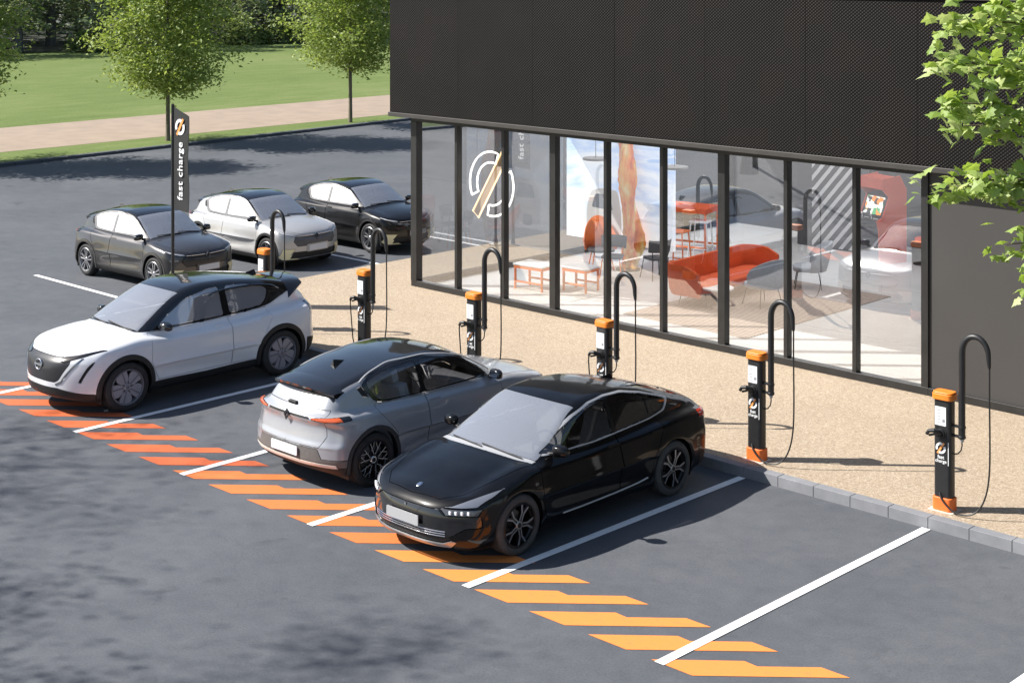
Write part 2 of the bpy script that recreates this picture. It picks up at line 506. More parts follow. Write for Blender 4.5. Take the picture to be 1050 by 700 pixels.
def cabin(C, root, mats, seatmat, dash_x, floor=.35, dz=.915):
    """seats, dashboard and steering wheel seen through the glass"""
    sx = C.seat
    for sy in (.37, -.37):
        seat_mesh(seatmat, root, sx, sy, floor+.12)
        seat_mesh(seatmat, root, sx-.80, sy, floor+.05, w=.56, name='rear_seat', hh=.42)
    d = MB()
    d.prism([(dash_x, .50), (dash_x+.36, .55), (dash_x+.36, dz-.05), (dash_x+.10, dz), (dash_x-.02, dz-.05)], -.62, .62, Matrix.Rotation(R(90), 4, 'X'))
    d.box((dash_x-.5, 0, .52), (.9, .20, .25))
    d.build('dashboard', mats['dark'], root, bevel=.03)
    s = MB()
    A = frame((dash_x-.16, .37, .92), (0, 1, 0), (-.35, 0, 1))
    s.tube([A @ Vector((.18*math.cos(a), .17*math.sin(a), 0)) for a in np.linspace(0, 2*PI, 25)[:-1]], .014, 8, closed=True)
    s.box(A @ Vector((0, 0, 0)), (.04, .30, .06)); s.tube([A @ Vector((0, 0, 0)), Vector((dash_x+.05, .37, .82))], .03, 8)
    s.build('steering_wheel', mats['black'], root)
    t = MB()
    t.bounds(-1.5, 1.35, -.72, .72, .22, floor+.02)
    for sg in (1, -1): t.bounds(-1.5, 1.1, sg*.74-.02, sg*.74+.02, .3, .88)
    t.bounds(-1.62, -1.55, -.70, .70, .3, .95)
    t.build('cabin_floor', mats['dark'], root)

def mirror(root, C, x, z, mats, upper, lower):
    for sg in (1, -1):
        y = C.ysurf(x, z)
        m = MB()
        M = Matrix.Rotation(sg*R(8), 3, 'Z')
        b_ = len(m.v); m.ball((0, 0, 0), 1.0, 20, 12)
        for q in range(b_, len(m.v)):
            v = m.v[q]; pw_ = lambda t: math.copysign(abs(t)**.7, t)
            v = M @ Vector((.075*pw_(v[0])*(1-.25*max(0, v[1]*sg)) if v[0] > 0 else -.05*abs(v[0])**.4, .105*pw_(v[1]), .062*pw_(v[2])-.012*v[1]*sg)); m.v[q] = (x+v[0], sg*(y+.15)+v[1], z+.05+v[2])
        m.mi = 1
        m.tube([(x+.02, sg*(y-.03), z-.02), (x+.01, sg*(y+.06), z+.0), (x, sg*(y+.12), z+.02)], [.03, .024, .03], 10)
        o = m.build('door_mirror', [upper, lower], root)
        g = MB(); g.prism(rrect(.15, .08, .035), 0, .004, frame((x-.056, sg*(y+.15), z+.05), (0, 1, 0), (0, 0, 1)))
        g.build('mirror_glass', mats['mirror'], o)

def plate(root, x, z, mat, front=True, tilt=0):
    sg = 1 if front else -1
    m = MB(); m.prism(rrect(.52, .115, .012), 0, .012, frame((x+sg*.002, 0, z), (0, sg, 0), (tilt*sg, 0, 1)))
    return m.build('number_plate', mat, root)

def front_pts(C, pts, off=.004, n=1):
    """(y, z) list laid on the nose"""
    out = []
    for i in range(len(pts)-1):
        for k in range(n):
            t = k/n; y = pts[i][0]*(1-t)+pts[i+1][0]*t; z = pts[i][1]*(1-t)+pts[i+1][1]*t
            out.append((C.xfront(y, z)+off, y, z))
    y, z = pts[-1]; out.append((C.xfront(y, z)+off, y, z))
    return out

def side_pts(C, pts, sg, off=.004):
    return [(x, sg*(C.ysurf(x, z)+off), z) for x, z in pts]

def top_pts(C, pts, off=.004):
    return [(x, y, C.zsurf(x, y)+off) for x, y in pts]

def arch_liners(C, root, mats):
    for wx in (C.wb/2, -C.wb/2):
        for sg in (1, -1):
            m = MB(); n = 28; R_ = C.ra+.035
            vs = []; fs = []
            yo = C.plan(wx)-.045; yi = .50
            for i in range(n+1):
                a = R(-25+230*i/n)
                px, pz = wx+R_*math.cos(a), C.wr+R_*math.sin(a)
                vs += [(px, sg*yo, pz), (px, sg*yi, pz)]
            for i in range(n): fs.append((2*i, 2*i+1, 2*i+3, 2*i+2))
            c = len(vs); vs.append((wx, sg*yi, C.wr))
            for i in range(n): fs.append((2*i+1, c, 2*i+3))
            m.add(vs, fs); m.build('wheel_arch', mats['black'], root)

def assemble(C, root, regions, spec, bodymat, mats):
    """regions -> meshes; spec[key] = (name, material, offset, split by side)"""
    V, VN, T, reg = car_shell(C, regions)
    cen_ = V[T].mean(1); cy = cen_[:, 1]; cx = cen_[:, 0]
    for ri, (key, _) in enumerate(regions):
        if key.startswith('hole'): continue
        nm, mt, off, split = spec[key]
        for s_ in ((1, -1) if split else (0,)):
            sel = reg == ri
            if s_: sel = sel & (cy*s_ > 0)
            for e_ in ((1, -1) if key == 'arch' else (0,)):
                s2 = sel & (cx*e_ > 0) if e_ else sel
                if s2.any(): shell_part(nm, V, VN, T[s2], mt, root, off)
    shell_part('body', V, VN, T[reg == len(regions)], bodymat, root)
    # dark inner liner closes the panel gaps
    S, TH, P, cast, d = car_grid(C, 90, 50, 24)
    return V

def seg_between(a, b): return lambda P: np.maximum(a-P[..., 0], P[..., 0]-b)
# ------------------------------------------------------------------ car kinds
def car_mats():
    M = {}
    M['black'] = simple('black_plastic', (.012, .012, .013), .55, noise=.3, nscale=30)
    M['gloss'] = simple('gloss_black', (.008, .008, .009), .12, coat=1.0)
    M['dark'] = simple('interior_dark', (.03, .03, .033), .7, noise=.25, nscale=40)
    M['tyre'] = simple('tyre_rubber', (.022, .022, .023), .75, noise=.3, nscale=14, bump=.15, bscale=90)
    M['disc'] = simple('brake_disc', (.18, .175, .17), .45, metal=.9, noise=.2)
    M['mirror'] = simple('mirror_glass', (.7, .72, .75), .04, metal=1.0)
    M['chrome'] = simple('satin_chrome', (.68, .68, .70), .18, metal=1.0)
    M['plate'] = simple('number_plate_white', (.72, .73, .76), .4)
    M['plate_grey'] = simple('number_plate_grey', (.36, .36, .37), .4)
    M['seat_light'] = simple('seat_fabric_light', (.78, .76, .75), .85, noise=.1, bump=.1)
    M['seat_grey'] = simple('seat_fabric_grey', (.16, .155, .15), .85, noise=.15, bump=.1)
    M['glass'] = glass('car_glass', (.66, .67, .69), .12, gcol=(.95, .96, 1.0))
    M['screen_glass'] = glass('windscreen_glass', (.50, .51, .53), .44, gcol=(.97, .98, 1.0), sky_sheen=((.56, .57, .60), .22))  # pale sky reflection mixed in as diffuse colour
    M['glass_sky_sheen'] = glass('car_glass_sky_sheen', (.5, .5, .5), .35, sky_sheen=((.8, .8, .82), .70))  # near-white diffuse share imitates side windows mirroring the sky
    M['glass_dark'] = glass('car_glass_dark', (.10, .10, .11), .13)
    M['lamp'] = simple('lamp_lens', (.62, .64, .68), .08, coat=1.0)
    M['red'] = simple('tail_lamp_red', (.45, .03, .015), .15, coat=1.0)
    M['amber'] = simple('tail_lamp_amber', (.50, .085, .02), .15, coat=1.0)
    M['gold'] = simple('champagne_blade', (.92, .82, .50), .35, metal=.1)
    M['copper'] = simple('copper_blade', (.80, .74, .67), .35, metal=.2)
    M['brightline'] = simple('bright_trim', (.60, .60, .61), .3, metal=.35)
    M['skid'] = simple('silver_splitter', (.42, .42, .43), .3, metal=.8)
    M['alloy'] = simple('alloy_grey', (.30, .30, .31), .35, metal=.6)
    M['alloyface'] = simple('alloy_bright', (.66, .66, .68), .22, metal=.95)
    M['alloydark'] = simple('alloy_black', (.015, .015, .016), .3, metal=.3)
    M['aero'] = simple('aero_cover_grey', (.16, .16, .185), .45, metal=.3)
    M['aerobright'] = simple('aero_insert', (.62, .62, .64), .3, metal=.6)
    return M

def X(P): return P[..., 0]
def AY(P): return np.abs(P[..., 1])
def Z(P): return P[..., 2]

def common_regions(C, k):
    """wheel openings, arch lips"""
    def hole(P): return np.maximum(np.minimum(np.hypot(X(P)-C.wb/2, Z(P)-C.wr), np.hypot(X(P)+C.wb/2, Z(P)-C.wr))-C.ra, .45-AY(P))
    def arch(P): return np.maximum(hole(P)-k, .45-AY(P))
    return hole, arch

def gside(C, P): return C.gw(X(P))-C.tumble*(Z(P)-1.0)

def cut(mb_list): pass

# ---- rounded electric hatchback
def build_hatch(body, M, name='hatchback', roofmat=None, blade='gold', rims=('five', 'alloy', 'alloyface'), label='', group=None, lampmat='lamp', seat='seat_light'):
    C = Car(wb=2.685, wr=.345, ra=.385,
            top=[(-2.2, .80), (-2.06, .93), (-1.9, 1.0), (-1.5, 1.03), (-.5, 1.0), (.6, .99), (1.05, 1.0), (1.4, .965), (1.75, .90), (1.98, .815), (2.10, .72), (2.2, .6)],
            plan=[(-2.1, .84), (-1.8, .875), (-1.34, .89), (-.4, .875), (.5, .872), (1.34, .885), (1.8, .865), (2.12, .83)],
            sec=[(.1, -.12), (.22, -.05), (.36, -.012), (.55, -.010), (.70, 0.), (.74, -.002), (.84, -.022), (.95, -.058), (1.1, -.14)],
            nose=[(.1, 2.0), (.2, 2.10), (.4, 2.145), (.6, 2.14), (.75, 2.11), (.9, 2.02), (1.1, 1.8)],
            tail=[(.1, -1.85), (.25, -1.98), (.42, -2.06), (.58, -2.058), (.66, -2.02), (.80, -1.995), (.90, -2.03), (.935, -2.04), (.965, -2.01), (1.05, -1.93), (1.3, -1.72)],
            bot=[(-2.1, .30), (-1.6, .19), (1.6, .17), (2.1, .22)],
            roof=[(-2.06, .50), (-2.0, .80), (-1.955, .98), (-1.84, 1.16), (-1.76, 1.262), (-1.68, 1.295), (-1.45, 1.355), (-1.0, 1.44), (-.5, 1.487), (-.2, 1.492), (.1, 1.465), (.35, 1.405), (.7, 1.235), (1.06, 1.03), (1.4, .82)],
            gw=[(-2.0, .60), (-1.6, .685), (-1.0, .745), (0., .77), (.7, .755), (1.1, .72)],
            bcrown=.09, fend=.012, flare=.018, scoop=.030, nk=.34, npow=2.6, tk=.22, tpow=3.0, kshould=.055, kn=.07, kt=.06,
            gcurv=.20, rcrown=.11, tumble=.36, kroof=.12, kbelt=.045, seat=-.18)
    root = thing(name, label, 'car', group=group)
    hole, arch = common_regions(C, .055)
    wst = lambda P: X(P)+C.gcurv*P[..., 1]**2
    def wscreen(P): return np.maximum.reduce([wst(P)-1.03, .33-wst(P), AY(P)-(gside(C, P)-.055), .85-Z(P)])
    def rscreen(P):
        xk = X(P)-C.gcurv*P[..., 1]**2
        return np.maximum.reduce([xk+1.80, -1.955-xk, AY(P)-(gside(C, P)-.10), 1.16-Z(P)])
    w1 = rounded([(.78, 1.035), (.30, 1.30), (-.22, 1.405), (-.36, 1.41), (-.36, 1.02)], .05)
    w2 = rounded([(-.44, 1.02), (-.44, 1.41), (-.80, 1.385), (-1.15, 1.315), (-1.28, 1.25), (-1.14, 1.06), (-1.02, 1.035)], .06)
    def win1(P): return np.maximum(poly_sd(X(P), Z(P), w1), .3-AY(P))
    def win2(P): return np.maximum(poly_sd(X(P), Z(P), w2), .3-AY(P))
    wall = rounded([(.92, 1.0), (.33, 1.325), (-.25, 1.43), (-.45, 1.435), (-.85, 1.41), (-1.2, 1.335), (-1.36, 1.255), (-1.2, 1.03), (-1.03, 1.005)], .06)
    def pillar(P): return np.maximum(poly_sd(X(P), Z(P), wall), .3-AY(P))
    def hidden(P): return np.maximum(poly_sd(X(P), Z(P), [(-1.33, 1.245), (-1.42, 1.225), (-1.36, 1.12), (-1.27, 1.10)]), .3-AY(P))
    def roof(P): return np.maximum.reduce([AY(P)-(gside(C, P)-.035-.02*np.clip(Z(P)-1.3, 0, 1)), 1.03-Z(P), wst(P)-1.03, -1.80-(X(P)-.12*P[..., 1]**2)])
    def clad(P): return np.maximum.reduce([Z(P)-.275, -1.45-X(P), X(P)-1.45, .3-AY(P)])
    d1 = [(.86, .30), (.96, .60), (.93, .985), (-.39, .985), (-.39, .30)]
    d2 = [(-.40, .30), (-.40, .985), (-1.22, 1.0), (-1.22, .93), (-.96, .62), (-.90, .30)]
    def door1(P): return np.maximum(poly_sd(X(P), Z(P), d1), .4-AY(P))
    def door2(P): return np.maximum(poly_sd(X(P), Z(P), d2), .4-AY(P))
    def bonnet(P): return np.maximum.reduce([1.055-wst(P), poly_sd(X(P), AY(P), [(.7, -1), (.7, .80), (1.1, .735), (1.55, .70), (1.90, .58), (2.02, .40), (2.06, 0), (2.06, -1)]), .74-Z(P)])
    # front fascia (x > 1.5), in |y|, z
    fr = lambda P: 1.45-X(P)
    def headlamp(P): return np.maximum(poly_sd(AY(P), Z(P), [(.50, .735), (.62, .74), (.80, .80), (.84, .845), (.72, .80), (.55, .765)]), fr(P))
    def shutter(P): return np.maximum(poly_sd(AY(P), Z(P), [(-1, .52), (.52, .52), (.60, .62), (.56, .72), (-1, .72)]), fr(P))
    def intake(P): return np.maximum(poly_sd(AY(P), Z(P), [(-1, .26), (.66, .26), (.60, .40), (-1, .40)]), fr(P))
    def blade_(P): return np.maximum(poly_sd(AY(P), Z(P), [(.44, .235), (.80, .235), (.86, .30), (.80, .47), (.56, .46), (.66, .35), (.56, .27)]), fr(P))
    def lip(P): return np.maximum(Z(P)-.25, fr(P))
    # rear
    rr = lambda P: X(P)+1.5
    def taillamp(P): return np.maximum(poly_sd(AY(P), Z(P), [(.44, .908), (.44, .930), (.70, .950), (.95, .962), (.95, .925), (.62, .897)]), X(P)+1.80)
    def lamptip(P): return np.maximum(poly_sd(AY(P), Z(P), [(.44, .905), (.44, .933), (.70, .953), (.95, .965), (.95, .920), (.62, .894)]), X(P)+1.66)
    def lightbar(P): return np.maximum(poly_sd(AY(P), Z(P), [(-1, .912), (.40, .912), (.40, .932), (-1, .932)]), rr(P))
    def rbumper(P): return np.maximum(poly_sd(AY(P), Z(P), [(-1, .34), (.95, .34), (.95, .44), (.62, .44), (.56, .56), (-1, .56)]), rr(P))
    def rlow(P): return np.maximum(Z(P)-.345, rr(P))
    def rstrip(P): return np.maximum.reduce([np.abs(Z(P)-.365+.03*np.clip(AY(P)-.5, 0, 1))-.024, rr(P)+.12, AY(P)-.80])
    def hatch(P): return np.maximum(poly_sd(AY(P), Z(P), [(-1, .58), (.58, .58), (.66, .72), (.60, 1.02), (-1, 1.02)]), X(P)+1.7)
    regions = [('hole', hole), ('arch', arch), ('win1', win1), ('win2', win2), ('wscreen', wscreen), ('rscreen', rscreen), ('pillar', pillar), ('hidden', hidden),
               ('headlamp', headlamp), ('shutter', shutter), ('intake', intake), ('blade', blade_), ('lip', lip),
               ('taillamp', taillamp), ('lamptip', lamptip), ('lightbar', lightbar), ('rstrip', rstrip), ('rlow', rlow), ('rbumper', rbumper), ('roof', roof), ('hatch', hatch), ('clad', clad), ('door1', door1), ('door2', door2), ('bonnet', bonnet)]
    rm = roofmat or M['gloss']
    spec = dict(arch=('arch_trim', M['archmat'], .006, True), win1=('side_window', M['sidewin'], -.004, True), win2=('side_window', M['sidewin'], -.004, True),
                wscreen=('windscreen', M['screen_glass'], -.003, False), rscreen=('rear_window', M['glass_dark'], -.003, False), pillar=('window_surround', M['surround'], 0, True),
                hidden=('rear_handle', M['black'], -.006, True), headlamp=('headlight', M[lampmat], .003, True), shutter=('grille', M['grille'], -.006, False), intake=('lower_grille', M['black'], -.03, False),
                blade=('bumper_blade', M[blade], .006, True), lip=('front_lip', M['black'], .004, False), taillamp=('taillight', M['amber'], .004, True), lamptip=('taillight_tip', M['gloss'], .003, True), lightbar=('light_bar', M['gloss'], .003, False),
                rstrip=('bumper_strip', M['copper'], .008, False), rlow=('rear_diffuser', M['black'], 0, False), rbumper=('rear_bumper', M['bumper'], .004, False), roof=('roof', rm, 0, False), hatch=('tailgate', body, 0, False), clad=('side_sill', M['black'], .004, True),
                door1=('door', body, 0, True), door2=('rear_door', body, 0, True), bonnet=('bonnet', body, 0, False))
    assemble(C, root, regions, spec, body, M)
    arch_liners(C, root, M); cabin(C, root, M, M[seat], .62)
    wm = dict(disc=M['disc'], tyre=M['tyre'], rim=M[rims[1]], rimface=M[rims[2]])
    for wx in (C.wb/2, -C.wb/2):
        for sg in (1, -1): wheel(root, wx, sg*.775, sg, C.wr, .215, rims[0], wm)
    mirror(root, C, .80, .99, M, M['gloss'], M['black'])
    # front badge: open lozenge
    m = MB(); xb = C.xfront(0, .70)+.006
    lo = [(0, .075), (-.055, 0), (0, -.075), (.055, 0)]
    Mx = frame((xb, 0, .70), (0, 1, 0), (-.22, 0, 1))
    for i in range(4):
        a, b = lo[i], lo[(i+1) % 4]; m.prism([(a[0]*1.0, a[1]*1.0), (b[0]*1.0, b[1]*1.0), (b[0]*.55, b[1]*.55), (a[0]*.55, a[1]*.55)], 0, .014, Mx)
    m.build('badge', M['badge'], root)
    plate(root, C.xfront(0, .47)+.012, .47, M['plate'])
    m = MB(); m.prism(rrect(.60, .16, .02), -.02, .006, frame((C.xfront(0, .47)+.0, 0, .47), (0, 1, 0), (0, 0, 1))); m.build('plate_mount', body, root)
    # light line under the bonnet
    m = MB(); m.tube(front_pts(C, [(-.50, .735), (-.06, .728)], .004, 6), .007, 6); m.build('nose_strip', M['strip'], root); m = MB(); m.tube(front_pts(C, [(.06, .728), (.50, .735)], .004, 6), .007, 6); m.build('nose_strip', M['strip'], root)
    # rear details
    plate(root, C.xrear(0, .49)-.012, .49, M['plate'], False)
    m = MB(); xb = C.xrear(0, .92)-.004
    Mx = frame((xb, 0, .905), (0, -1, 0), (.1, 0, 1))
    for i in range(4):
        a, b = lo[i], lo[(i+1) % 4]; m.prism([(a[0]*.95, a[1]*.95), (b[0]*.95, b[1]*.95), (b[0]*.45, b[1]*.45), (a[0]*.45, a[1]*.45)], 0, .012, Mx)
    m.build('tail_badge', M['gloss'], root)
    # spoiler
    m = MB(); vs = []; fs = []; n = 16
    for i in range(n+1):
        y = -.60+1.2*i/n; c = 1-(abs(y)/.60)**4
        x0 = -1.60; zr = C.zsurf(x0, y)
        xe = -1.87+.10*(abs(y)/.6)**2; ze = 1.252-.05*(abs(y)/.6)**2
        vs += [(x0, y, zr+.004), ((x0+xe)/2-.02, y, (zr+ze)/2+.012), (xe, y, ze), (xe+.012, y, ze-.035), (-1.72, y, ze-.055)]
    for i in range(n):
        for k in range(4): fs.append((i*5+k, i*5+k+1, i*5+5+k+1, i*5+5+k))
    fs += [(0, 1, 2, 3, 4), tuple(n*5+k for k in (4, 3, 2, 1, 0))]
    m.add(vs, fs); m.build('spoiler', rm, root)
    # shark fin
    xf = -1.22; zf = C.zsurf(xf, 0)
    m = MB(); m.add([(xf+.13, 0, C.zsurf(xf+.13, 0)-.004), (xf-.09, .035, C.zsurf(xf-.09, 0)-.006), (xf-.09, -.035, C.zsurf(xf-.09, 0)-.006), (xf-.07, 0, zf+.06), (xf-.03, 0, zf+.055)], [(0, 4, 1), (0, 2, 4), (4, 3, 1), (4, 2, 3), (1, 3, 2), (0, 1, 2)])
    m.build('roof_antenna', M['black'], root, smooth=False)
    # rear wiper hub
    m = MB(); xb = C.xrear(-.02, 1.03); m.box((xb-.0, 0, 1.045), (.05, .16, .035)); m.build('tailgate_camera', M['black'], root, bevel=.01)
    # wipers
    for y0, y1 in ((.55, -.02), (.02, -.52)):
        pts = [(1.075-.20*(y*y)-.012+.0, y) for y in np.linspace(y0, y1, 7)]
        pts = [(px-.05*i/6, py) for i, (px, py) in enumerate(pts)]
        m = MB(); m.tube(top_pts(C, pts, .012), .008, 5); m.build('wiper', M['black'], root)
    # flush door handle on the front door
    for sg in (1, -1):
        m = MB(); y = C.ysurf(-.27, .90); m.prism(rrect(.20, .032, .014), -.004, .008, frame((-.27, sg*y, .90), (sg*1, 0, 0), (0, -sg*.2, 1))); m.build('door_handle', body, root)
    if 'roofline' in M and M['roofline'] is not None:
        for sg in (1, -1):
            pts = [(1.0, 1.005), (.34, 1.34), (.0, 1.415), (-.3, 1.447), (-.7, 1.44), (-1.1, 1.38), (-1.35, 1.29), (-1.50, 1.16), (-1.56, 1.03)]
            f = pchip([(-p[0], p[1]) for p in pts]); xs = np.linspace(1.0, -1.36, 34)
            m = MB(); m.tube(side_pts(C, [(x, float(f(-x))) for x in xs], sg, .006), .013, 6); m.build('roofline_strip', M['brightline'], root)
    return root

# ---- tall crossover
def build_crossover(body, M, label):
    C = Car(wb=2.775, wr=.365, ra=.405,
            top=[(-2.32, .85), (-2.2, 1.05), (-2.0, 1.13), (-1.5, 1.13), (-.5, 1.08), (.6, 1.06), (1.15, 1.10), (1.5, 1.075), (1.85, 1.01), (2.1, .92), (2.24, .82), (2.33, .68)],
            plan=[(-2.25, .84), (-1.9, .90), (-1.39, .925), (-.4, .905), (.5, .90), (1.39, .92), (1.85, .895), (2.25, .82)],
            sec=[(.1, -.14), (.24, -.07), (.36, -.03), (.55, -.012), (.75, 0.), (.9, -.012), (1.02, -.05), (1.2, -.15)],
            nose=[(.1, 2.12), (.22, 2.22), (.42, 2.285), (.62, 2.30), (.78, 2.285), (.90, 2.22), (1.0, 2.12), (1.2, 1.9)],
            tail=[(.1, -2.0), (.3, -2.2), (.5, -2.27), (.7, -2.255), (.95, -2.24), (1.08, -2.20), (1.2, -2.10), (1.4, -1.9)],
            bot=[(-2.25, .36), (-1.6, .22), (1.7, .20), (2.25, .27)],
            roof=[(-2.27, .55), (-2.21, .95), (-2.17, 1.13), (-2.05, 1.28), (-1.93, 1.38), (-1.75, 1.45), (-1.2, 1.565), (-.6, 1.635), (-.2, 1.65), (.1, 1.63), (.4, 1.555), (.8, 1.36), (1.2, 1.115), (1.5, .92)],
            gw=[(-2.15, .64), (-1.7, .70), (-1.0, .77), (0., .79), (.8, .77), (1.25, .73)],
            bcrown=.10, fend=.02, flare=.014, scoop=.018, nk=.40, npow=2.5, tk=.24, tpow=3.0, kshould=.06, kn=.08, kt=.08,
            gcurv=.20, rcrown=.10, tumble=.36, kroof=.13, kbelt=.05, seat=-.18)
    root = thing('crossover', label, 'car')
    hole, arch = common_regions(C, .075)
    wst = lambda P: X(P)+C.gcurv*P[..., 1]**2
    def wscreen(P): return np.maximum.reduce([wst(P)-1.15, .34-wst(P), AY(P)-(gside(C, P)-.065), .95-Z(P)])
    def rscreen(P):
        xk = X(P)-C.gcurv*P[..., 1]**2
        return np.maximum.reduce([xk+1.97, -2.15-xk, AY(P)-(gside(C, P)-.08), .95-Z(P)])
    w1 = rounded([(.78, 1.11), (.62, 1.245), (.24, 1.455), (-.20, 1.545), (-.40, 1.55), (-.40, 1.125)], .05)
    w2 = rounded([(-.52, 1.13), (-.52, 1.55), (-.90, 1.52), (-1.20, 1.45), (-1.32, 1.38), (-1.24, 1.23), (-1.12, 1.155)], .06)
    def win1(P): return np.maximum(poly_sd(X(P), Z(P), w1), .3-AY(P))
    def win2(P): return np.maximum(poly_sd(X(P), Z(P), w2), .3-AY(P))
    belt = pchip([(-2.4, 1.43), (-2.0, 1.36), (-1.6, 1.24), (-1.2, 1.135), (-.6, 1.105), (.5, 1.085), (1.0, 1.085), (1.2, 1.10)])
    def roof(P): return np.maximum.reduce([(belt(X(P))-Z(P)), wst(P)-1.17, -1.99-X(P)])
    def clad(P): return np.maximum.reduce([Z(P)-(.335+.02*np.abs(X(P))), -1.6-X(P), X(P)-1.6, .4-AY(P)])
    d1 = [(.84, .37), (.98, .66), (.95, 1.07), (-.46, 1.09), (-.46, .37)]
    d2 = [(-.47, .37), (-.47, 1.09), (-1.22, 1.12), (-1.22, .98), (-1.0, .66), (-.93, .37)]
    def door1(P): return np.maximum(poly_sd(X(P), Z(P), d1), .4-AY(P))
    def door2(P): return np.maximum(poly_sd(X(P), Z(P), d2), .4-AY(P))
    def bonnet(P): return np.maximum.reduce([1.18-wst(P), poly_sd(X(P), AY(P), [(.8, -1), (.8, .82), (1.2, .765), (1.7, .72), (2.0, .60), (2.13, .46), (2.17, 0), (2.17, -1)]), .84-Z(P)])
    fr = lambda P: 1.5-X(P)
    def headlamp(P): return np.maximum(poly_sd(AY(P), Z(P), [(.38, .835), (.46, .875), (.62, .905), (.82, .965), (.86, .955), (.72, .885), (.50, .80)]), fr(P))
    def shield(P): return np.maximum(poly_sd(AY(P), Z(P), rounded([(-1, .50), (.36, .50), (.44, .54), (.60, .80), (.56, .875), (.35, .865), (-1, .865)], .04)), fr(P))
    def chev(P): return np.maximum(poly_sd(AY(P), Z(P), [(.37, .475), (.47, .525), (.71, .865), (.73, .865), (.48, .505), (.385, .46)]), fr(P))
    def slit(P): return np.maximum(poly_sd(AY(P), Z(P), [(.705, .52), (.735, .52), (.85, .78), (.855, .83), (.80, .74)]), fr(P))
    def lower(P): return np.maximum(poly_sd(AY(P), Z(P), [(-1, 0), (.95, 0), (.95, .33), (.70, .36), (.40, .42), (-1, .42)]), fr(P))
    rr = lambda P: X(P)+1.6
    def taillamp(P): return np.maximum(poly_sd(AY(P), Z(P), [(-1, 1.02), (-1, 1.06), (.5, 1.06), (.93, 1.12), (.93, .98), (.80, .96), (.5, 1.02)]), X(P)+1.98)
    def rlow(P): return np.maximum(poly_sd(AY(P), Z(P), [(-1, 0), (.97, 0), (.97, .56), (.80, .50), (.4, .62), (-1, .62)]), X(P)+1.9)
    regions = [('hole', hole), ('arch', arch), ('win1', win1), ('win2', win2), ('wscreen', wscreen), ('rscreen', rscreen),
               ('chev', chev), ('headlamp', headlamp), ('shield', shield), ('slit', slit), ('lower', lower), ('taillamp', taillamp), ('rlow', rlow), ('roof', roof), ('clad', clad), ('door1', door1), ('door2', door2), ('bonnet', bonnet)]
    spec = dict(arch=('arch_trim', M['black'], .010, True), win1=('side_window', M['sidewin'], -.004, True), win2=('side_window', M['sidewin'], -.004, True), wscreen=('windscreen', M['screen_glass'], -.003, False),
                rscreen=('rear_window', M['glass_dark'], -.003, False), chev=('grille_trim', M['chrome'], .006, True), headlamp=('headlight', M['gloss'], .004, True), shield=('grille', M['grille'], -.004, False), slit=('bumper_vent', M['black'], -.012, True),
                lower=('lower_bumper', M['black'], .006, False), taillamp=('taillight', M['gloss'], .006, False), rlow=('rear_diffuser', M['black'], .004, False), roof=('roof', M['gloss'], 0, False),
                clad=('side_sill', M['black'], .006, True), door1=('door', body, 0, True), door2=('rear_door', body, 0, True), bonnet=('bonnet', body, 0, False))
    assemble(C, root, regions, spec, body, M)
    arch_liners(C, root, M); cabin(C, root, M, M['seat_light'], .66, floor=.45, dz=1.0)
    wm = dict(disc=M['disc'], tyre=M['tyre'], rim=M['aero'], rimface=M['aero2'])
    for wx in (C.wb/2, -C.wb/2):
        for sg in (1, -1): wheel(root, wx, sg*.805, sg, C.wr, .235, 'aero', wm)
    mirror(root, C, .72, 1.10, M, M['gloss'], M['gloss'])
    xb = C.xfront(0, .72)
    Mx = frame((xb+.006, 0, .72), (0, 1, 0), (-.08, 0, 1))
    m = MB(); m.tube([Mx @ Vector((.085*math.cos(a), .075*math.sin(a), .0)) for a in np.linspace(0, 2*PI, 33)[:-1]], .010, 6, closed=True)
    m.prism([(-.10, -.014), (.10, -.014), (.10, .014), (-.10, .014)], 0, .01, Mx); m.build('badge', M['chrome'], root)
    plate(root, C.xrear(0, .78)-.012, .78, M['plate'], False)
    m = MB()
    for zz in (.27, .33): m.tube(front_pts(C, [(-.55, zz), (.55, zz)], -.002, 10), .010, 5)
    m.build('lower_grille', M['gloss'], root)
    # spoiler
    m = MB(); vs = []; fs = []; n = 16
    for i in range(n+1):
        y = -.64+1.28*i/n; x0 = -1.72; zr = C.zsurf(x0, y); xe = -2.12+.12*(abs(y)/.6)**2; ze = 1.445-.05*(abs(y)/.6)**2
        vs += [(x0, y, zr+.004), ((x0+xe)/2, y, (zr+ze)/2+.012), (xe, y, ze), (xe+.012, y, ze-.03), (-1.96, y, ze-.035)]
    for i in range(n):
        for k in range(4): fs.append((i*5+k, i*5+k+1, i*5+5+k+1, i*5+5+k))
    fs += [(0, 1, 2, 3, 4), tuple(n*5+k for k in (4, 3, 2, 1, 0))]
    m.add(vs, fs); m.build('spoiler', M['gloss'], root)
    for sg in (1, -1):
        pts = [(x, sg*.63) for x in np.linspace(-.2, -1.55, 12)]
        tp = [(p[0], p[1]*(1-.06*(i/11)), C.zsurf(p[0], p[1]*(1-.06*(i/11)))+(.035 if 0 < i < 11 else 0)) for i, p in enumerate(pts)]
        m = MB(); m.tube(tp, .016, 8); m.build('roof_rail', M['gloss'], root)
    xf = -1.45; zf = C.zsurf(xf, 0)
    m = MB(); m.add([(xf+.13, 0, C.zsurf(xf+.13, 0)-.004), (xf-.09, .035, C.zsurf(xf-.09, 0)-.006), (xf-.09, -.035, C.zsurf(xf-.09, 0)-.006), (xf-.07, 0, zf+.06), (xf-.03, 0, zf+.055)], [(0, 4, 1), (0, 2, 4), (4, 3, 1), (4, 2, 3), (1, 3, 2), (0, 1, 2)])
    m.build('roof_antenna', M['black'], root, smooth=False)
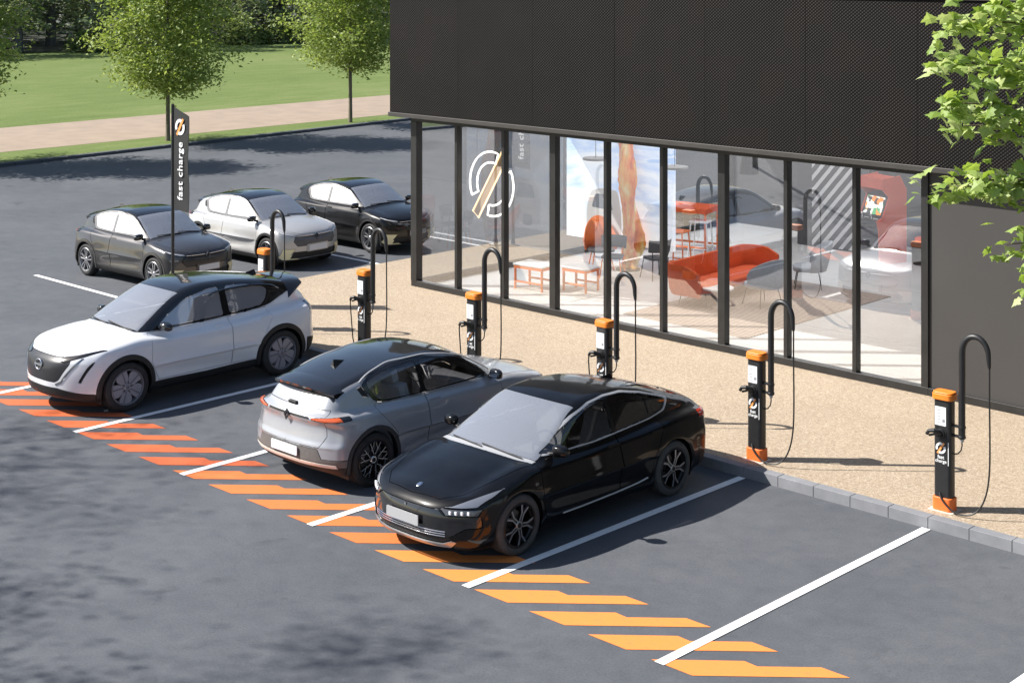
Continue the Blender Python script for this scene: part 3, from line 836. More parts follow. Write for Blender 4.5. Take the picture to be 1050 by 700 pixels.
    for y0, y1 in ((.60, -.02), (.02, -.58)):
        pts = [(1.185-.20*y*y-.05*i/6, y) for i, y in enumerate(np.linspace(y0, y1, 7))]
        m = MB(); m.tube(top_pts(C, pts, .014), .009, 5); m.build('wiper', M['black'], root)
    for x in (-.28, -1.12):
        for sg in (1, -1):
            y = C.ysurf(x, .985); m = MB(); m.prism(rrect(.22, .036, .016), -.006, .012, frame((x, sg*y, .985), (sg*1, 0, 0), (0, -sg*.2, 1))); m.build('door_handle', body, root)
    return root

# ---- long fastback saloon
def build_saloon(body, M, label):
    C = Car(wb=2.75, wr=.342, ra=.375,
            top=[(-2.42, .72), (-2.30, .93), (-2.1, 1.0), (-1.6, 1.02), (-.8, .985), (.3, .955), (1.05, .965), (1.5, .90), (1.9, .80), (2.12, .745), (2.24, .685), (2.34, .56)],
            plan=[(-2.3, .82), (-1.9, .885), (-1.375, .912), (-.5, .90), (.5, .895), (1.375, .908), (1.8, .885), (2.2, .82)],
            sec=[(.1, -.12), (.22, -.05), (.36, -.018), (.52, -.008), (.66, .004), (.69, .0), (.79, -.022), (.92, -.055), (1.1, -.14)],
            nose=[(.1, 2.14), (.2, 2.25), (.34, 2.30), (.5, 2.30), (.62, 2.275), (.75, 2.18), (.9, 2.0), (1.1, 1.7)],
            tail=[(.1, -2.1), (.25, -2.28), (.45, -2.345), (.65, -2.34), (.85, -2.33), (.98, -2.335), (1.05, -2.3), (1.3, -2.0)],
            bot=[(-2.3, .28), (-1.6, .17), (1.7, .16), (2.25, .19)],
            roof=[(-2.35, .55), (-2.32, .85), (-2.27, 1.0), (-2.12, 1.068), (-1.9, 1.14), (-1.5, 1.275), (-1.1, 1.375), (-.7, 1.437), (-.35, 1.455), (-.05, 1.44), (.2, 1.39), (.6, 1.215), (1.08, .975), (1.4, .78)],
            gw=[(-2.3, .60), (-1.8, .64), (-1.1, .725), (0., .775), (.7, .765), (1.15, .73)],
            bcrown=.10, fend=.028, flare=.016, scoop=.022, nk=.36, npow=2.9, tk=.26, tpow=2.8, kshould=.05, kn=.06, kt=.05,
            gcurv=.22, rcrown=.11, tumble=.42, kroof=.12, kbelt=.05, seat=-.22)
    root = thing('saloon_car', label, 'car')
    hole, arch = common_regions(C, .03)
    wst = lambda P: X(P)+C.gcurv*P[..., 1]**2
    def wscreen(P): return np.maximum.reduce([wst(P)-1.06, .19-wst(P), AY(P)-(gside(C, P)-.05), .8-Z(P)])
    def rscreen(P):
        xk = X(P)-.15*P[..., 1]**2
        return np.maximum.reduce([xk+1.15, -2.0-xk, AY(P)-(gside(C, P)-.11), .9-Z(P)])
    w1 = rounded([(.86, .985), (.60, 1.10), (.25, 1.255), (-.10, 1.345), (-.32, 1.365), (-.36, 1.365), (-.36, .985)], .05)
    w2 = rounded([(-.44, .988), (-.44, 1.368), (-.72, 1.352), (-1.0, 1.305), (-1.12, 1.27), (-1.12, 1.02)], .04)
    w3 = rounded([(-1.15, 1.025), (-1.15, 1.26), (-1.40, 1.185), (-1.52, 1.135), (-1.42, 1.05)], .05)
    def mk(w): return lambda P: np.maximum(poly_sd(X(P), Z(P), w), .3-AY(P))
    wall = rounded([(1.02, .965), (.60, 1.15), (.24, 1.295), (-.10, 1.38), (-.40, 1.402), (-.75, 1.385), (-1.12, 1.305), (-1.44, 1.205), (-1.64, 1.14), (-1.46, 1.015), (-1.1, .985), (0, .955)], .04)
    wall_in = rounded([(.95, .985), (.58, 1.13), (.22, 1.27), (-.12, 1.357), (-.40, 1.38), (-.73, 1.363), (-1.10, 1.285), (-1.41, 1.188), (-1.57, 1.138), (-1.44, 1.035), (-1.1, 1.005), (0, .975)], .04)
    def chrome(P):
        a = np.maximum(poly_sd(X(P), Z(P), wall), .3-AY(P)); b = poly_sd(X(P), Z(P), wall_in)
        return np.maximum(a, -b)
    pillar = mk(wall_in)
    d1 = [(.90, .27), (1.0, .55), (.98, .94), (-.39, .955), (-.39, .27)]
    d2 = [(-.40, .27), (-.40, .955), (-1.26, .99), (-1.22, .88), (-.99, .58), (-.92, .27)]
    door1 = lambda P: np.maximum(poly_sd(X(P), Z(P), d1), .4-AY(P)); door2 = lambda P: np.maximum(poly_sd(X(P), Z(P), d2), .4-AY(P))
    def cowl(P): return np.maximum.reduce([1.062-wst(P), wst(P)-1.135, AY(P)-.74, .86-Z(P)])
    def bonnet(P): return np.maximum.reduce([1.137-wst(P), poly_sd(X(P), AY(P), [(.7, -1), (.7, .82), (1.1, .755), (1.6, .70), (1.95, .60), (2.14, .42), (2.19, 0), (2.19, -1)]), .62-Z(P)])
    fr = lambda P: 1.5-X(P)
    def wing(P): return np.maximum(poly_sd(AY(P), Z(P), [(.50, .655), (.60, .672), (.78, .762), (.86, .80), (.865, .74), (.82, .665), (.70, .655)]), fr(P))
    def headlamp(P): return np.maximum(poly_sd(AY(P), Z(P), [(.48, .645), (.56, .575), (.84, .575), (.865, .645)]), fr(P))
    def shield(P): return np.maximum(poly_sd(AY(P), Z(P), rounded([(-1, .33), (.60, .33), (.76, .44), (.86, .44), (.86, .57), (.54, .57), (.46, .63), (-1, .63)], .02)), fr(P))
    def splitter(P): return np.maximum(poly_sd(AY(P), Z(P), [(-1, .215), (.60, .215), (.68, .29), (.62, .30), (.52, .258), (-1, .252)]), fr(P))
    def lower(P): return np.maximum(poly_sd(AY(P), Z(P), [(-1, 0), (.62, 0), (.62, .33), (-1, .33)]), fr(P))
    rr = lambda P: X(P)+1.7
    def taillamp(P): return np.maximum(poly_sd(AY(P), Z(P), [(-1, .855), (-1, .895), (.5, .90), (.92, .955), (.92, .90), (.78, .83), (.5, .85)]), X(P)+1.98)
    def rlow(P): return np.maximum(Z(P)-.40, X(P)+1.95)
    regions = [('hole', hole), ('win1', mk(w1)), ('win2', mk(w2)), ('win3', mk(w3)), ('wscreen', wscreen), ('rscreen', rscreen), ('chrome', chrome), ('pillar', pillar),
               ('wing', wing), ('headlamp', headlamp), ('shield', shield), ('splitter', splitter), ('lower', lower), ('taillamp', taillamp), ('rlow', rlow), ('cowl', cowl), ('door1', door1), ('door2', door2), ('bonnet', bonnet)]
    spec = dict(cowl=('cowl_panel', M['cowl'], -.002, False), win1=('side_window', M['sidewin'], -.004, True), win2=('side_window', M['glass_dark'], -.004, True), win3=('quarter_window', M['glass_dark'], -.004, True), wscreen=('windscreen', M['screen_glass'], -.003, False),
                rscreen=('rear_window', M['glass_dark'], -.003, False), chrome=('window_trim', M['brightline'], .004, True), pillar=('window_surround', M['gloss'], 0, True),
                wing=('headlight_brow', M['brow'], .003, True), headlamp=('headlight', M['lamp_dark'], -.006, True), shield=('grille', M['gloss'], -.01, False), splitter=('front_lip', M['skid'], .006, False), lower=('lower_grille', M['black'], -.02, False),
                taillamp=('taillight', M['red'], .004, False), rlow=('rear_diffuser', M['black'], .0, False), door1=('door', body, 0, True), door2=('rear_door', body, 0, True), bonnet=('bonnet', body, 0, False))
    assemble(C, root, regions, spec, body, M)
    arch_liners(C, root, M); cabin(C, root, M, M['seat_grey'], .56, dz=.88)
    wm = dict(disc=M['disc'], tyre=M['tyre_grey'], rim=M['alloydark'], rimface=M['alloymid'])
    for wx in (C.wb/2, -C.wb/2):
        for sg in (1, -1): wheel(root, wx, sg*.80, sg, C.wr, .225, 'star', wm)
    mirror(root, C, .70, .985, M, body, M['gloss'])
    # headlight projectors
    for sg in (1, -1):
        for k in range(4):
            y = .60+.055*k; m = MB(); x = C.xfront(y, .61)
            m.box((x-.0, sg*y, .605), (.02, .036, .04)); m.build('lamp_lens', M['lamp'], root, bevel=.006)
    m = MB()
    for zz in (.345, .37, .395):
        m.tube(front_pts(C, [(-.56, zz), (.56, zz)], -.004, 12), .006, 5)
    m.build('grille_bar', M['chrome'], root)
    m = MB(); zz = C.zsurf(2.06, 0); m.ball((2.06, 0, zz+.003), (.045, .035, .008), 16, 8, Matrix.Rotation(R(20), 3, 'Y')); m.build('badge', M['chrome'], root)
    m = MB(); x = C.xfront(0, .60); m.prism(rrect(.03, .03, .012), 0, .006, frame((x-.006, 0, .60), (0, 1, 0), (0, 0, 1))); m.build('nose_sensor', M['chrome'], root)
    plate(root, C.xfront(0, .48)+.012, .475, M['plate_grey'])
    plate(root, C.xrear(0, .62)-.012, .62, M['plate_grey'], False)
    for sg in (1, -1):
        m = MB(); pts = [(.62, .285), (.3, .283), (-.3, .295), (-.72, .315), (-.88, .345)]
        m.tube(side_pts(C, pts, sg, .006), .010, 6); m.build('sill_trim', M['brightline'], root)
        for x in (-.30, -1.10):
            y = C.ysurf(x, .865); m = MB(); m.prism(rrect(.22, .03, .013), -.006, .010, frame((x, sg*y, .865), (sg*1, 0, 0), (0, -sg*.2, 1))); m.build('door_handle', body, root)
    for y0, y1 in ((.60, -.02), (.02, -.58)):
        pts = [(1.10-.22*y*y-.05*i/6, y) for i, y in enumerate(np.linspace(y0, y1, 7))]
        m = MB(); m.tube(top_pts(C, pts, .012), .008, 5); m.build('wiper', M['black'], root)
    xf = -1.15; zf = C.zsurf(xf, 0)
    m = MB(); m.add([(xf+.13, 0, C.zsurf(xf+.13, 0)-.004), (xf-.09, .03, C.zsurf(xf-.09, 0)-.006), (xf-.09, -.03, C.zsurf(xf-.09, 0)-.006), (xf-.07, 0, zf+.045), (xf-.03, 0, zf+.04)], [(0, 4, 1), (0, 2, 4), (4, 3, 1), (4, 2, 3), (1, 3, 2), (0, 1, 2)])
    m.build('roof_antenna', M['gloss'], root, smooth=False)
    return root
CM = car_mats()
MATS = {}
MATS['white'] = paint('paint_white', (.78, .79, .82), 0, .3, .01)
MATS['silver'] = paint('paint_silver_grey', (.34, .35, .375), .2, .32, .03)
MATS['lightsilver'] = paint('paint_light_silver', (.46, .455, .45), .35, .32, .02)
MATS['darkgrey'] = paint('paint_dark_grey', (.055, .052, .051), .4, .3, .06)
MATS['blackbrown'] = paint('paint_black_brown', (.009, .0085, .008), .2, .3, .1, .8, .15)
MATS['blackpaint'] = paint('paint_black', (.0025, .0025, .003), 0, .3, .2, .62, .08)
CM['archmat'] = CM['black']; CM['sidewin'] = CM['glass']; CM['surround'] = CM['gloss']
CM['grille'] = simple('grille_dark', (.025, .025, .028), .3, noise=.3, nscale=60)
CM['bumper'] = simple('bumper_grey', (.12, .115, .11), .5, noise=.1)
CM['badge'] = CM['gloss']; CM['strip'] = CM['chrome']; CM['roofline'] = None
CM['aero2'] = simple('aero_blade_grey', (.30, .30, .34), .4, metal=.3)
CM['tyre_grey'] = simple('tyre_rubber_grey', (.055, .055, .055), .8, noise=.2, nscale=14, bump=.15, bscale=90)
CM['alloymid'] = simple('alloy_mid', (.36, .36, .37), .3, metal=.9)
CM['brow'] = simple('brow_grey', (.30, .31, .34), .25, metal=.6, coat=1.0)
CM['lamp_dark'] = simple('lamp_housing', (.08, .08, .085), .1, coat=1.0)
CM['cowl'] = simple('cowl_grey', (.30, .31, .33), .5)
def HM(M, kind):
    m = dict(M)
    if kind == 'front':
        m['roofline'] = M['chrome']; m['grille'] = MATS['silver']
    return m
# ------------------------------------------------------------------ setting materials
def tex(nt, scale=None):
    tc = N(nt, 'ShaderNodeTexCoord'); return tc.outputs['Object']

def mat_asphalt():
    m, nt, b = _new('asphalt')
    co = tex(nt)
    big = N(nt, 'ShaderNodeTexNoise', Scale=.35, Detail=6.0, Roughness=.62, Distortion=.6); L(nt, co, big.inputs['Vector'])
    mid = N(nt, 'ShaderNodeTexNoise', Scale=3.2, Detail=7.0, Roughness=.7); L(nt, co, mid.inputs['Vector'])
    fine = N(nt, 'ShaderNodeTexNoise', Scale=42.0, Detail=4.0, Roughness=.8); L(nt, co, fine.inputs['Vector'])
    a = N(nt, 'ShaderNodeMix', data_type='FLOAT'); a.inputs['Factor'].default_value = .45
    L(nt, big.outputs['Fac'], a.inputs[2]); L(nt, mid.outputs['Fac'], a.inputs[3])
    r = ramp(nt, a.outputs[0], [(.33, (.069, .075, .086)), (.5, (.088, .094, .106)), (.68, (.112, .117, .128))])
    r2 = ramp(nt, fine.outputs['Fac'], [(.3, (.70, .70, .70)), (.5, (.98, .98, .98)), (.72, (1.18, 1.18, 1.18))])
    mx = N(nt, 'ShaderNodeMix', data_type='RGBA', blend_type='MULTIPLY'); mx.inputs['Factor'].default_value = 1.0
    L(nt, r.outputs['Color'], mx.inputs[6]); L(nt, r2.outputs['Color'], mx.inputs[7])
    # hairline cracks and sealed scuffs
    vo = N(nt, 'ShaderNodeTexVoronoi', Scale=.45, feature='DISTANCE_TO_EDGE'); 
    wob = N(nt, 'ShaderNodeTexNoise', Scale=1.6, Detail=4.0); L(nt, co, wob.inputs['Vector'])
    va = N(nt, 'ShaderNodeVectorMath', operation='ADD'); L(nt, co, va.inputs[0]); L(nt, wob.outputs['Color'], va.inputs[1]); L(nt, va.outputs[0], vo.inputs['Vector'])
    cr = ramp(nt, vo.outputs['Distance'], [(.0, (.80, .80, .80)), (.006, (1, 1, 1))])
    mx2 = N(nt, 'ShaderNodeMix', data_type='RGBA', blend_type='MULTIPLY'); mx2.inputs['Factor'].default_value = .45
    L(nt, mx.outputs[2], mx2.inputs[6]); L(nt, cr.outputs['Color'], mx2.inputs[7])
    # old oil drips and tyre scuffs
    st1 = N(nt, 'ShaderNodeTexNoise', Scale=1.15, Detail=5.0, Roughness=.55, Distortion=.8); L(nt, co, st1.inputs['Vector'])
    sr = ramp(nt, st1.outputs['Fac'], [(.26, (.62, .62, .63)), (.36, (1, 1, 1)), (.66, (1, 1, 1)), (.74, (1.12, 1.12, 1.11))])
    mx3 = N(nt, 'ShaderNodeMix', data_type='RGBA', blend_type='MULTIPLY'); mx3.inputs['Factor'].default_value = .8
    L(nt, mx2.outputs[2], mx3.inputs[6]); L(nt, sr.outputs['Color'], mx3.inputs[7])
    L(nt, mx3.outputs[2], b.inputs['Base Color'])
    rr = ramp(nt, mid.outputs['Fac'], [(.3, (.72,)*3), (.7, (.88,)*3)]); L(nt, rr.outputs['Color'], b.inputs['Roughness'])
    b.inputs['Specular IOR Level'].default_value = .35
    bp = N(nt, 'ShaderNodeBump', Strength=.35, Distance=.006); L(nt, fine.outputs['Fac'], bp.inputs['Height']); L(nt, bp.outputs['Normal'], b.inputs['Normal'])
    return m

def mat_gravel():
    m, nt, b = _new('exposed_aggregate')
    co = tex(nt)
    v = N(nt, 'ShaderNodeTexVoronoi', Scale=62.0); L(nt, co, v.inputs['Vector'])
    v2 = N(nt, 'ShaderNodeTexNoise', Scale=16.0, Detail=5.0, Roughness=.75); L(nt, co, v2.inputs['Vector'])
    big = N(nt, 'ShaderNodeTexNoise', Scale=.7, Detail=3.0); L(nt, co, big.inputs['Vector'])
    sep = N(nt, 'ShaderNodeSeparateColor'); L(nt, v.outputs['Color'], sep.inputs['Color'])
    r = ramp(nt, sep.outputs['Red'], [(.0, (.26, .195, .135)), (.3, (.35, .275, .195)), (.75, (.41, .325, .235)), (1.0, (.50, .42, .325))])
    r2 = ramp(nt, v2.outputs['Fac'], [(.3, (.78, .78, .78)), (.7, (1.08, 1.08, 1.08))])
    mx = N(nt, 'ShaderNodeMix', data_type='RGBA', blend_type='MULTIPLY'); mx.inputs['Factor'].default_value = 1
    L(nt, r.outputs['Color'], mx.inputs[6]); L(nt, r2.outputs['Color'], mx.inputs[7])
    r3 = ramp(nt, big.outputs['Fac'], [(.3, (.93, .93, .93)), (.7, (1.03, 1.03, 1.03))])
    mx2 = N(nt, 'ShaderNodeMix', data_type='RGBA', blend_type='MULTIPLY'); mx2.inputs['Factor'].default_value = 1
    L(nt, mx.outputs[2], mx2.inputs[6]); L(nt, r3.outputs['Color'], mx2.inputs[7])
    L(nt, mx2.outputs[2], b.inputs['Base Color']); b.inputs['Roughness'].default_value = .9
    bp = N(nt, 'ShaderNodeBump', Strength=.3, Distance=.006); L(nt, v.outputs['Distance'], bp.inputs['Height']); L(nt, bp.outputs['Normal'], b.inputs['Normal'])
    return m

def mat_kerb():
    m, nt, b = _new('kerb_concrete')
    co = tex(nt)
    n1 = N(nt, 'ShaderNodeTexNoise', Scale=2.2, Detail=7.0, Roughness=.65); L(nt, co, n1.inputs['Vector'])
    r = ramp(nt, n1.outputs['Fac'], [(.3, (.16, .165, .18)), (.7, (.235, .24, .255))])
    L(nt, r.outputs['Color'], b.inputs['Base Color']); b.inputs['Roughness'].default_value = .85
    n2 = N(nt, 'ShaderNodeTexNoise', Scale=80.0); L(nt, co, n2.inputs['Vector'])
    bp = N(nt, 'ShaderNodeBump', Strength=.2, Distance=.004); L(nt, n2.outputs['Fac'], bp.inputs['Height']); L(nt, bp.outputs['Normal'], b.inputs['Normal'])
    return m

def mat_lawn():
    m, nt, b = _new('mown_grass')
    co = tex(nt)
    big = N(nt, 'ShaderNodeTexNoise', Scale=.09, Detail=5.0, Roughness=.6); L(nt, co, big.inputs['Vector'])
    mp = N(nt, 'ShaderNodeMapping'); mp.inputs['Scale'].default_value = (1.2, .35, 1); mp.inputs['Rotation'].default_value = (0, 0, R(40)); L(nt, co, mp.inputs['Vector'])
    mid = N(nt, 'ShaderNodeTexNoise', Scale=1.0, Detail=8.0, Roughness=.72); L(nt, mp.outputs['Vector'], mid.inputs['Vector'])
    fine = N(nt, 'ShaderNodeTexNoise', Scale=14.0, Detail=4.0, Roughness=.8); L(nt, co, fine.inputs['Vector'])
    a = N(nt, 'ShaderNodeMix', data_type='FLOAT'); a.inputs['Factor'].default_value = .5; L(nt, big.outputs['Fac'], a.inputs[2]); L(nt, mid.outputs['Fac'], a.inputs[3])
    r = ramp(nt, a.outputs[0], [(.32, (.095, .142, .040)), (.5, (.138, .186, .057)), (.68, (.190, .228, .090))])
    r2 = ramp(nt, fine.outputs['Fac'], [(.3, (.6, .62, .55)), (.6, (1.1, 1.08, 1.1))])
    mx = N(nt, 'ShaderNodeMix', data_type='RGBA', blend_type='MULTIPLY'); mx.inputs['Factor'].default_value = .8
    L(nt, r.outputs['Color'], mx.inputs[6]); L(nt, r2.outputs['Color'], mx.inputs[7]); L(nt, mx.outputs[2], b.inputs['Base Color'])
    b.inputs['Roughness'].default_value = .95; b.inputs['Specular IOR Level'].default_value = .2
    bp = N(nt, 'ShaderNodeBump', Strength=.7, Distance=.05); L(nt, fine.outputs['Fac'], bp.inputs['Height']); L(nt, bp.outputs['Normal'], b.inputs['Normal'])
    return m

def mat_sandpath():
    return simple('sandy_path', (.285, .222, .170), .95, noise=.10, nscale=1.2, bump=.3, bscale=30)

def mat_mesh_cladding():
    """expanded metal: staggered lozenges with open dark cells"""
    m, nt, b = _new('expanded_metal_mesh')
    co = tex(nt)
    sp = N(nt, 'ShaderNodeSeparateXYZ'); L(nt, co, sp.inputs['Vector'])
    def wave(src, per):
        k = N(nt, 'ShaderNodeMath', operation='MULTIPLY'); k.inputs[1].default_value = 2*PI/per; L(nt, src, k.inputs[0])
        c = N(nt, 'ShaderNodeMath', operation='COSINE'); L(nt, k.outputs[0], c.inputs[0]); return c.outputs[0]
    hx = N(nt, 'ShaderNodeMath', operation='ADD'); L(nt, sp.outputs['X'], hx.inputs[0]); L(nt, sp.outputs['Y'], hx.inputs[1])
    br = N(nt, 'ShaderNodeMath', operation='MULTIPLY'); L(nt, wave(hx.outputs[0], .066), br.inputs[0]); L(nt, wave(sp.outputs['Z'], .052), br.inputs[1])
    brc = ramp(nt, br.outputs[0], [(.15, (.002, .0018, .0017)), (.5, (.006, .0055, .005)), (.85, (.021, .0195, .0185))])
    rm_ = N(nt, 'ShaderNodeMapRange'); rm_.inputs['From Min'].default_value = -1; L(nt, br.outputs[0], rm_.inputs['Value']); L(nt, rm_.outputs['Result'], brc.inputs['Fac'])
    nz = N(nt, 'ShaderNodeTexNoise', Scale=1.3, Detail=3.0); L(nt, co, nz.inputs['Vector'])
    oi = N(nt, 'ShaderNodeObjectInfo'); av = N(nt, 'ShaderNodeMath', operation='MULTIPLY_ADD'); L(nt, oi.outputs['Random'], av.inputs[0]); av.inputs[1].default_value = .22; L(nt, nz.outputs['Fac'], av.inputs[2])
    r3 = ramp(nt, av.outputs[0], [(.42, (.80, .84, .82)), (.80, (1.18, 1.06, 1.02))])
    mx = N(nt, 'ShaderNodeMix', data_type='RGBA', blend_type='MULTIPLY'); mx.inputs['Factor'].default_value = 1
    L(nt, brc.outputs['Color'], mx.inputs[6]); L(nt, r3.outputs['Color'], mx.inputs[7]); L(nt, mx.outputs[2], b.inputs['Base Color'])
    b.inputs['Roughness'].default_value = .6; b.inputs['Specular IOR Level'].default_value = .12
    bp = N(nt, 'ShaderNodeBump', Strength=.5, Distance=.02); L(nt, rm_.outputs['Result'], bp.inputs['Height']); L(nt, bp.outputs['Normal'], b.inputs['Normal'])
    return m

def mat_floor():
    m, nt, b = _new('polished_concrete')
    co = tex(nt)
    n1 = N(nt, 'ShaderNodeTexNoise', Scale=.8, Detail=6.0, Roughness=.6); L(nt, co, n1.inputs['Vector'])
    r = ramp(nt, n1.outputs['Fac'], [(.3, (.60, .60, .61)), (.7, (.72, .715, .71))]); L(nt, r.outputs['Color'], b.inputs['Base Color'])
    b.inputs['Roughness'].default_value = .35
    return m

def mat_rug():
    m, nt, b = _new('ribbed_rug')
    co = tex(nt)
    w = N(nt, 'ShaderNodeTexWave', wave_type='BANDS', bands_direction='Y'); w.inputs['Scale'].default_value = 3.4; w.inputs['Distortion'].default_value = .4; w.inputs['Detail'].default_value = 2
    L(nt, co, w.inputs['Vector'])
    r = ramp(nt, w.outputs['Fac'], [(.25, (.22, .15, .12)), (.6, (.50, .42, .37))]); L(nt, r.outputs['Color'], b.inputs['Base Color']); b.inputs['Roughness'].default_value = .95
    return m

def mat_paint_line(name, col, wear=.5):
    m, nt, b = _new(name)
    co = tex(nt)
    n1 = N(nt, 'ShaderNodeTexNoise', Scale=9.0, Detail=8.0, Roughness=.75); L(nt, co, n1.inputs['Vector'])
    lo = tuple(c*.80+.02 for c in col)
    r = ramp(nt, n1.outputs['Fac'], [(.27, (.14, .14, .145)), (.33, lo), (.48, col)])
    L(nt, r.outputs['Color'], b.inputs['Base Color']); b.inputs['Roughness'].default_value = .7
    n2 = N(nt, 'ShaderNodeTexNoise', Scale=95.0); L(nt, co, n2.inputs['Vector'])
    bp = N(nt, 'ShaderNodeBump', Strength=.2, Distance=.004); L(nt, n2.outputs['Fac'], bp.inputs['Height']); L(nt, bp.outputs['Normal'], b.inputs['Normal'])
    return m

def mat_leaf(name, c0, c1, c2, trans=.35):
    """leaf: per-leaf tint by island, diffuse with some light coming through"""
    m, nt, b = _new(name)
    out = nt.nodes['Material Output']
    g = N(nt, 'ShaderNodeNewGeometry')
    r = ramp(nt, g.outputs['Random Per Island'], [(0., c0), (.5, c1), (1., c2)])
    L(nt, r.outputs['Color'], b.inputs['Base Color']); b.inputs['Roughness'].default_value = .5; b.inputs['Specular IOR Level'].default_value = .35
    t = N(nt, 'ShaderNodeBsdfTranslucent')
    hs = N(nt, 'ShaderNodeHueSaturation'); hs.inputs['Hue'].default_value = .485; hs.inputs['Saturation'].default_value = 1.15; hs.inputs['Value'].default_value = 1.5
    L(nt, r.outputs['Color'], hs.inputs['Color']); L(nt, hs.outputs['Color'], t.inputs['Color'])
    mx = N(nt, 'ShaderNodeMixShader'); mx.inputs['Fac'].default_value = trans
    L(nt, b.outputs['BSDF'], mx.inputs[1]); L(nt, t.outputs['BSDF'], mx.inputs[2]); L(nt, mx.outputs['Shader'], out.inputs['Surface'])
    return m

def mat_bark(name, c):
    m, nt, b = _new(name)
    co = tex(nt)
    mp = N(nt, 'ShaderNodeMapping'); mp.inputs['Scale'].default_value = (9, 9, 1.6); L(nt, co, mp.inputs['Vector'])
    n1 = N(nt, 'ShaderNodeTexNoise', Scale=1.0, Detail=7.0, Roughness=.7); L(nt, mp.outputs['Vector'], n1.inputs['Vector'])
    r = ramp(nt, n1.outputs['Fac'], [(.3, tuple(x*.55 for x in c)), (.7, tuple(x*1.3 for x in c))]); L(nt, r.outputs['Color'], b.inputs['Base Color']); b.inputs['Roughness'].default_value = .9
    bp = N(nt, 'ShaderNodeBump', Strength=.6, Distance=.03); L(nt, n1.outputs['Fac'], bp.inputs['Height']); L(nt, bp.outputs['Normal'], b.inputs['Normal'])
    return m

# ------------------------------------------------------------------ world, sun, camera
SUN_AZ = (.75, .66)          # ground direction the shadows run
SUN_EL = 43.0
w = bpy.data.worlds.new('World'); SC.world = w; w.use_nodes = True
nt = w.node_tree
sk = nt.nodes.new('ShaderNodeTexSky'); sk.sky_type = 'NISHITA'; sk.sun_disc = False
sk.sun_elevation = R(SUN_EL); sk.sun_rotation = math.atan2(-SUN_AZ[0], -SUN_AZ[1]); sk.air_density = 1.0; sk.dust_density = 1.2; sk.ozone_density = 1.2
nt.links.new(sk.outputs[0], nt.nodes['Background'].inputs[0]); nt.nodes['Background'].inputs[1].default_value = .075
ld = bpy.data.lights.new('sun', 'SUN'); ld.energy = 5.0; ld.angle = R(.5); ld.color = (1.0, .955, .89)
lo = bpy.data.objects.new('sun', ld); COL.objects.link(lo)
hl = math.hypot(*SUN_AZ)
sd = Vector((SUN_AZ[0]/hl*math.cos(R(SUN_EL)), SUN_AZ[1]/hl*math.cos(R(SUN_EL)), -math.sin(R(SUN_EL))))
lo.rotation_euler = sd.to_track_quat('-Z', 'Y').to_euler(); lo.location = (-20, -20, 30)
cam = bpy.data.cameras.new('camera'); co_ = bpy.data.objects.new('camera', cam); COL.objects.link(co_); SC.camera = co_
co_.location = (12.318, -17.013, 6.781); co_.rotation_euler = (R(90), 0, .771)
cam.sensor_width = 36; cam.lens = 36*1630.4/1050; cam.shift_x = 0; cam.shift_y = -392.7/1050
cam.clip_start = .1; cam.clip_end = 2000
vs_ = SC.view_settings
vs_.view_transform = 'Standard'; vs_.look = 'None'; vs_.gamma = 1; vs_.use_curve_mapping = False; vs_.exposure = .92
SC.cycles.max_bounces = 10; SC.cycles.transparent_max_bounces = 16; SC.cycles.caustics_reflective = False; SC.cycles.caustics_refractive = False
SC.cycles.sample_clamp_indirect = 6.0
SC.cycles.use_denoising = True

# ------------------------------------------------------------------ ground, roads, kerbs
M_ASPH = mat_asphalt(); M_GRAV = mat_gravel(); M_KERB = mat_kerb(); M_LAWN = mat_lawn(); M_PATH = mat_sandpath()
M_WHITE = mat_paint_line('road_paint_white', (.82, .82, .82))
def sheet(name, poly, z, mat, label, kind='structure', depth=0.0, cat=None):
    m = MB()
    if depth: m.prism(poly, z-depth, z)
    else: m.add([(p[0], p[1], z) for p in poly], [tuple(range(len(poly)))])
    o = m.build(name, mat, smooth=False); tag(o, label, cat or name.replace('_', ' '), None, kind); return o
sheet('ground', [(-900, -900), (900, -900), (900, 900), (-900, 900)], -.03, simple('distant_ground', (.10, .13, .05), .95, noise=.3, nscale=.02), 'flat green ground reaching to the horizon around the car park')
ex = lambda y: -35.6-.075*(y-8.4)
sheet('car_park', [(ex(-120), -120), (90, -120), (90, 120), (ex(120), 120)], 0, M_ASPH, 'dark grey asphalt of the car park in front of the building', cat='car park')
sheet('lawn', [(ex(-260)-.28, -260), (ex(260)-.28, 260), (-700, 260), (-700, -260)], .09, M_LAWN, 'wide mown green lawn beyond the car park', depth=.1)
sheet('footpath', [(-38.3-.02*(-200), -200), (-38.3-.02*200, 200), (-45.5-.02*200, 200), (-45.5+.02*200, -200)], .095, M_PATH, 'pale sandy footpath crossing the grass')
m = MB()
for i in range(-60, 90):
    y0 = i*1.0; m.add([], [])
    c = (ex(y0+.5)-.14, y0+.5, .045); m.box(c, (.26, .985, .11), rz=math.atan(.075))
o = m.build('grass_kerb', simple('dark_kerb', (.075, .08, .09), .85, noise=.15, nscale=3), bevel=.012); tag(o, 'low dark kerb between the asphalt and the grass verge', 'kerb', None, 'structure')
# paved forecourt
sheet('pavement', [(-13.9, .15), (40, .15), (40, 40), (-13.9, 40)], .13, M_GRAV, 'beige exposed aggregate pavement around the glass building', depth=.16)
m = MB(); rk = random.Random(3)
x = -13.9; i = 0
while x < 24:
    wv = .535; m.box((x+wv/2, .075+rk.uniform(-.001, .001), .05+rk.uniform(-.001, .001)), (wv-.005, .15, .17)); x += wv
o = m.build('kerb', M_KERB, bevel=.006); tag(o, 'grey concrete kerb stones along the front of the pavement', 'kerb', None, 'structure')
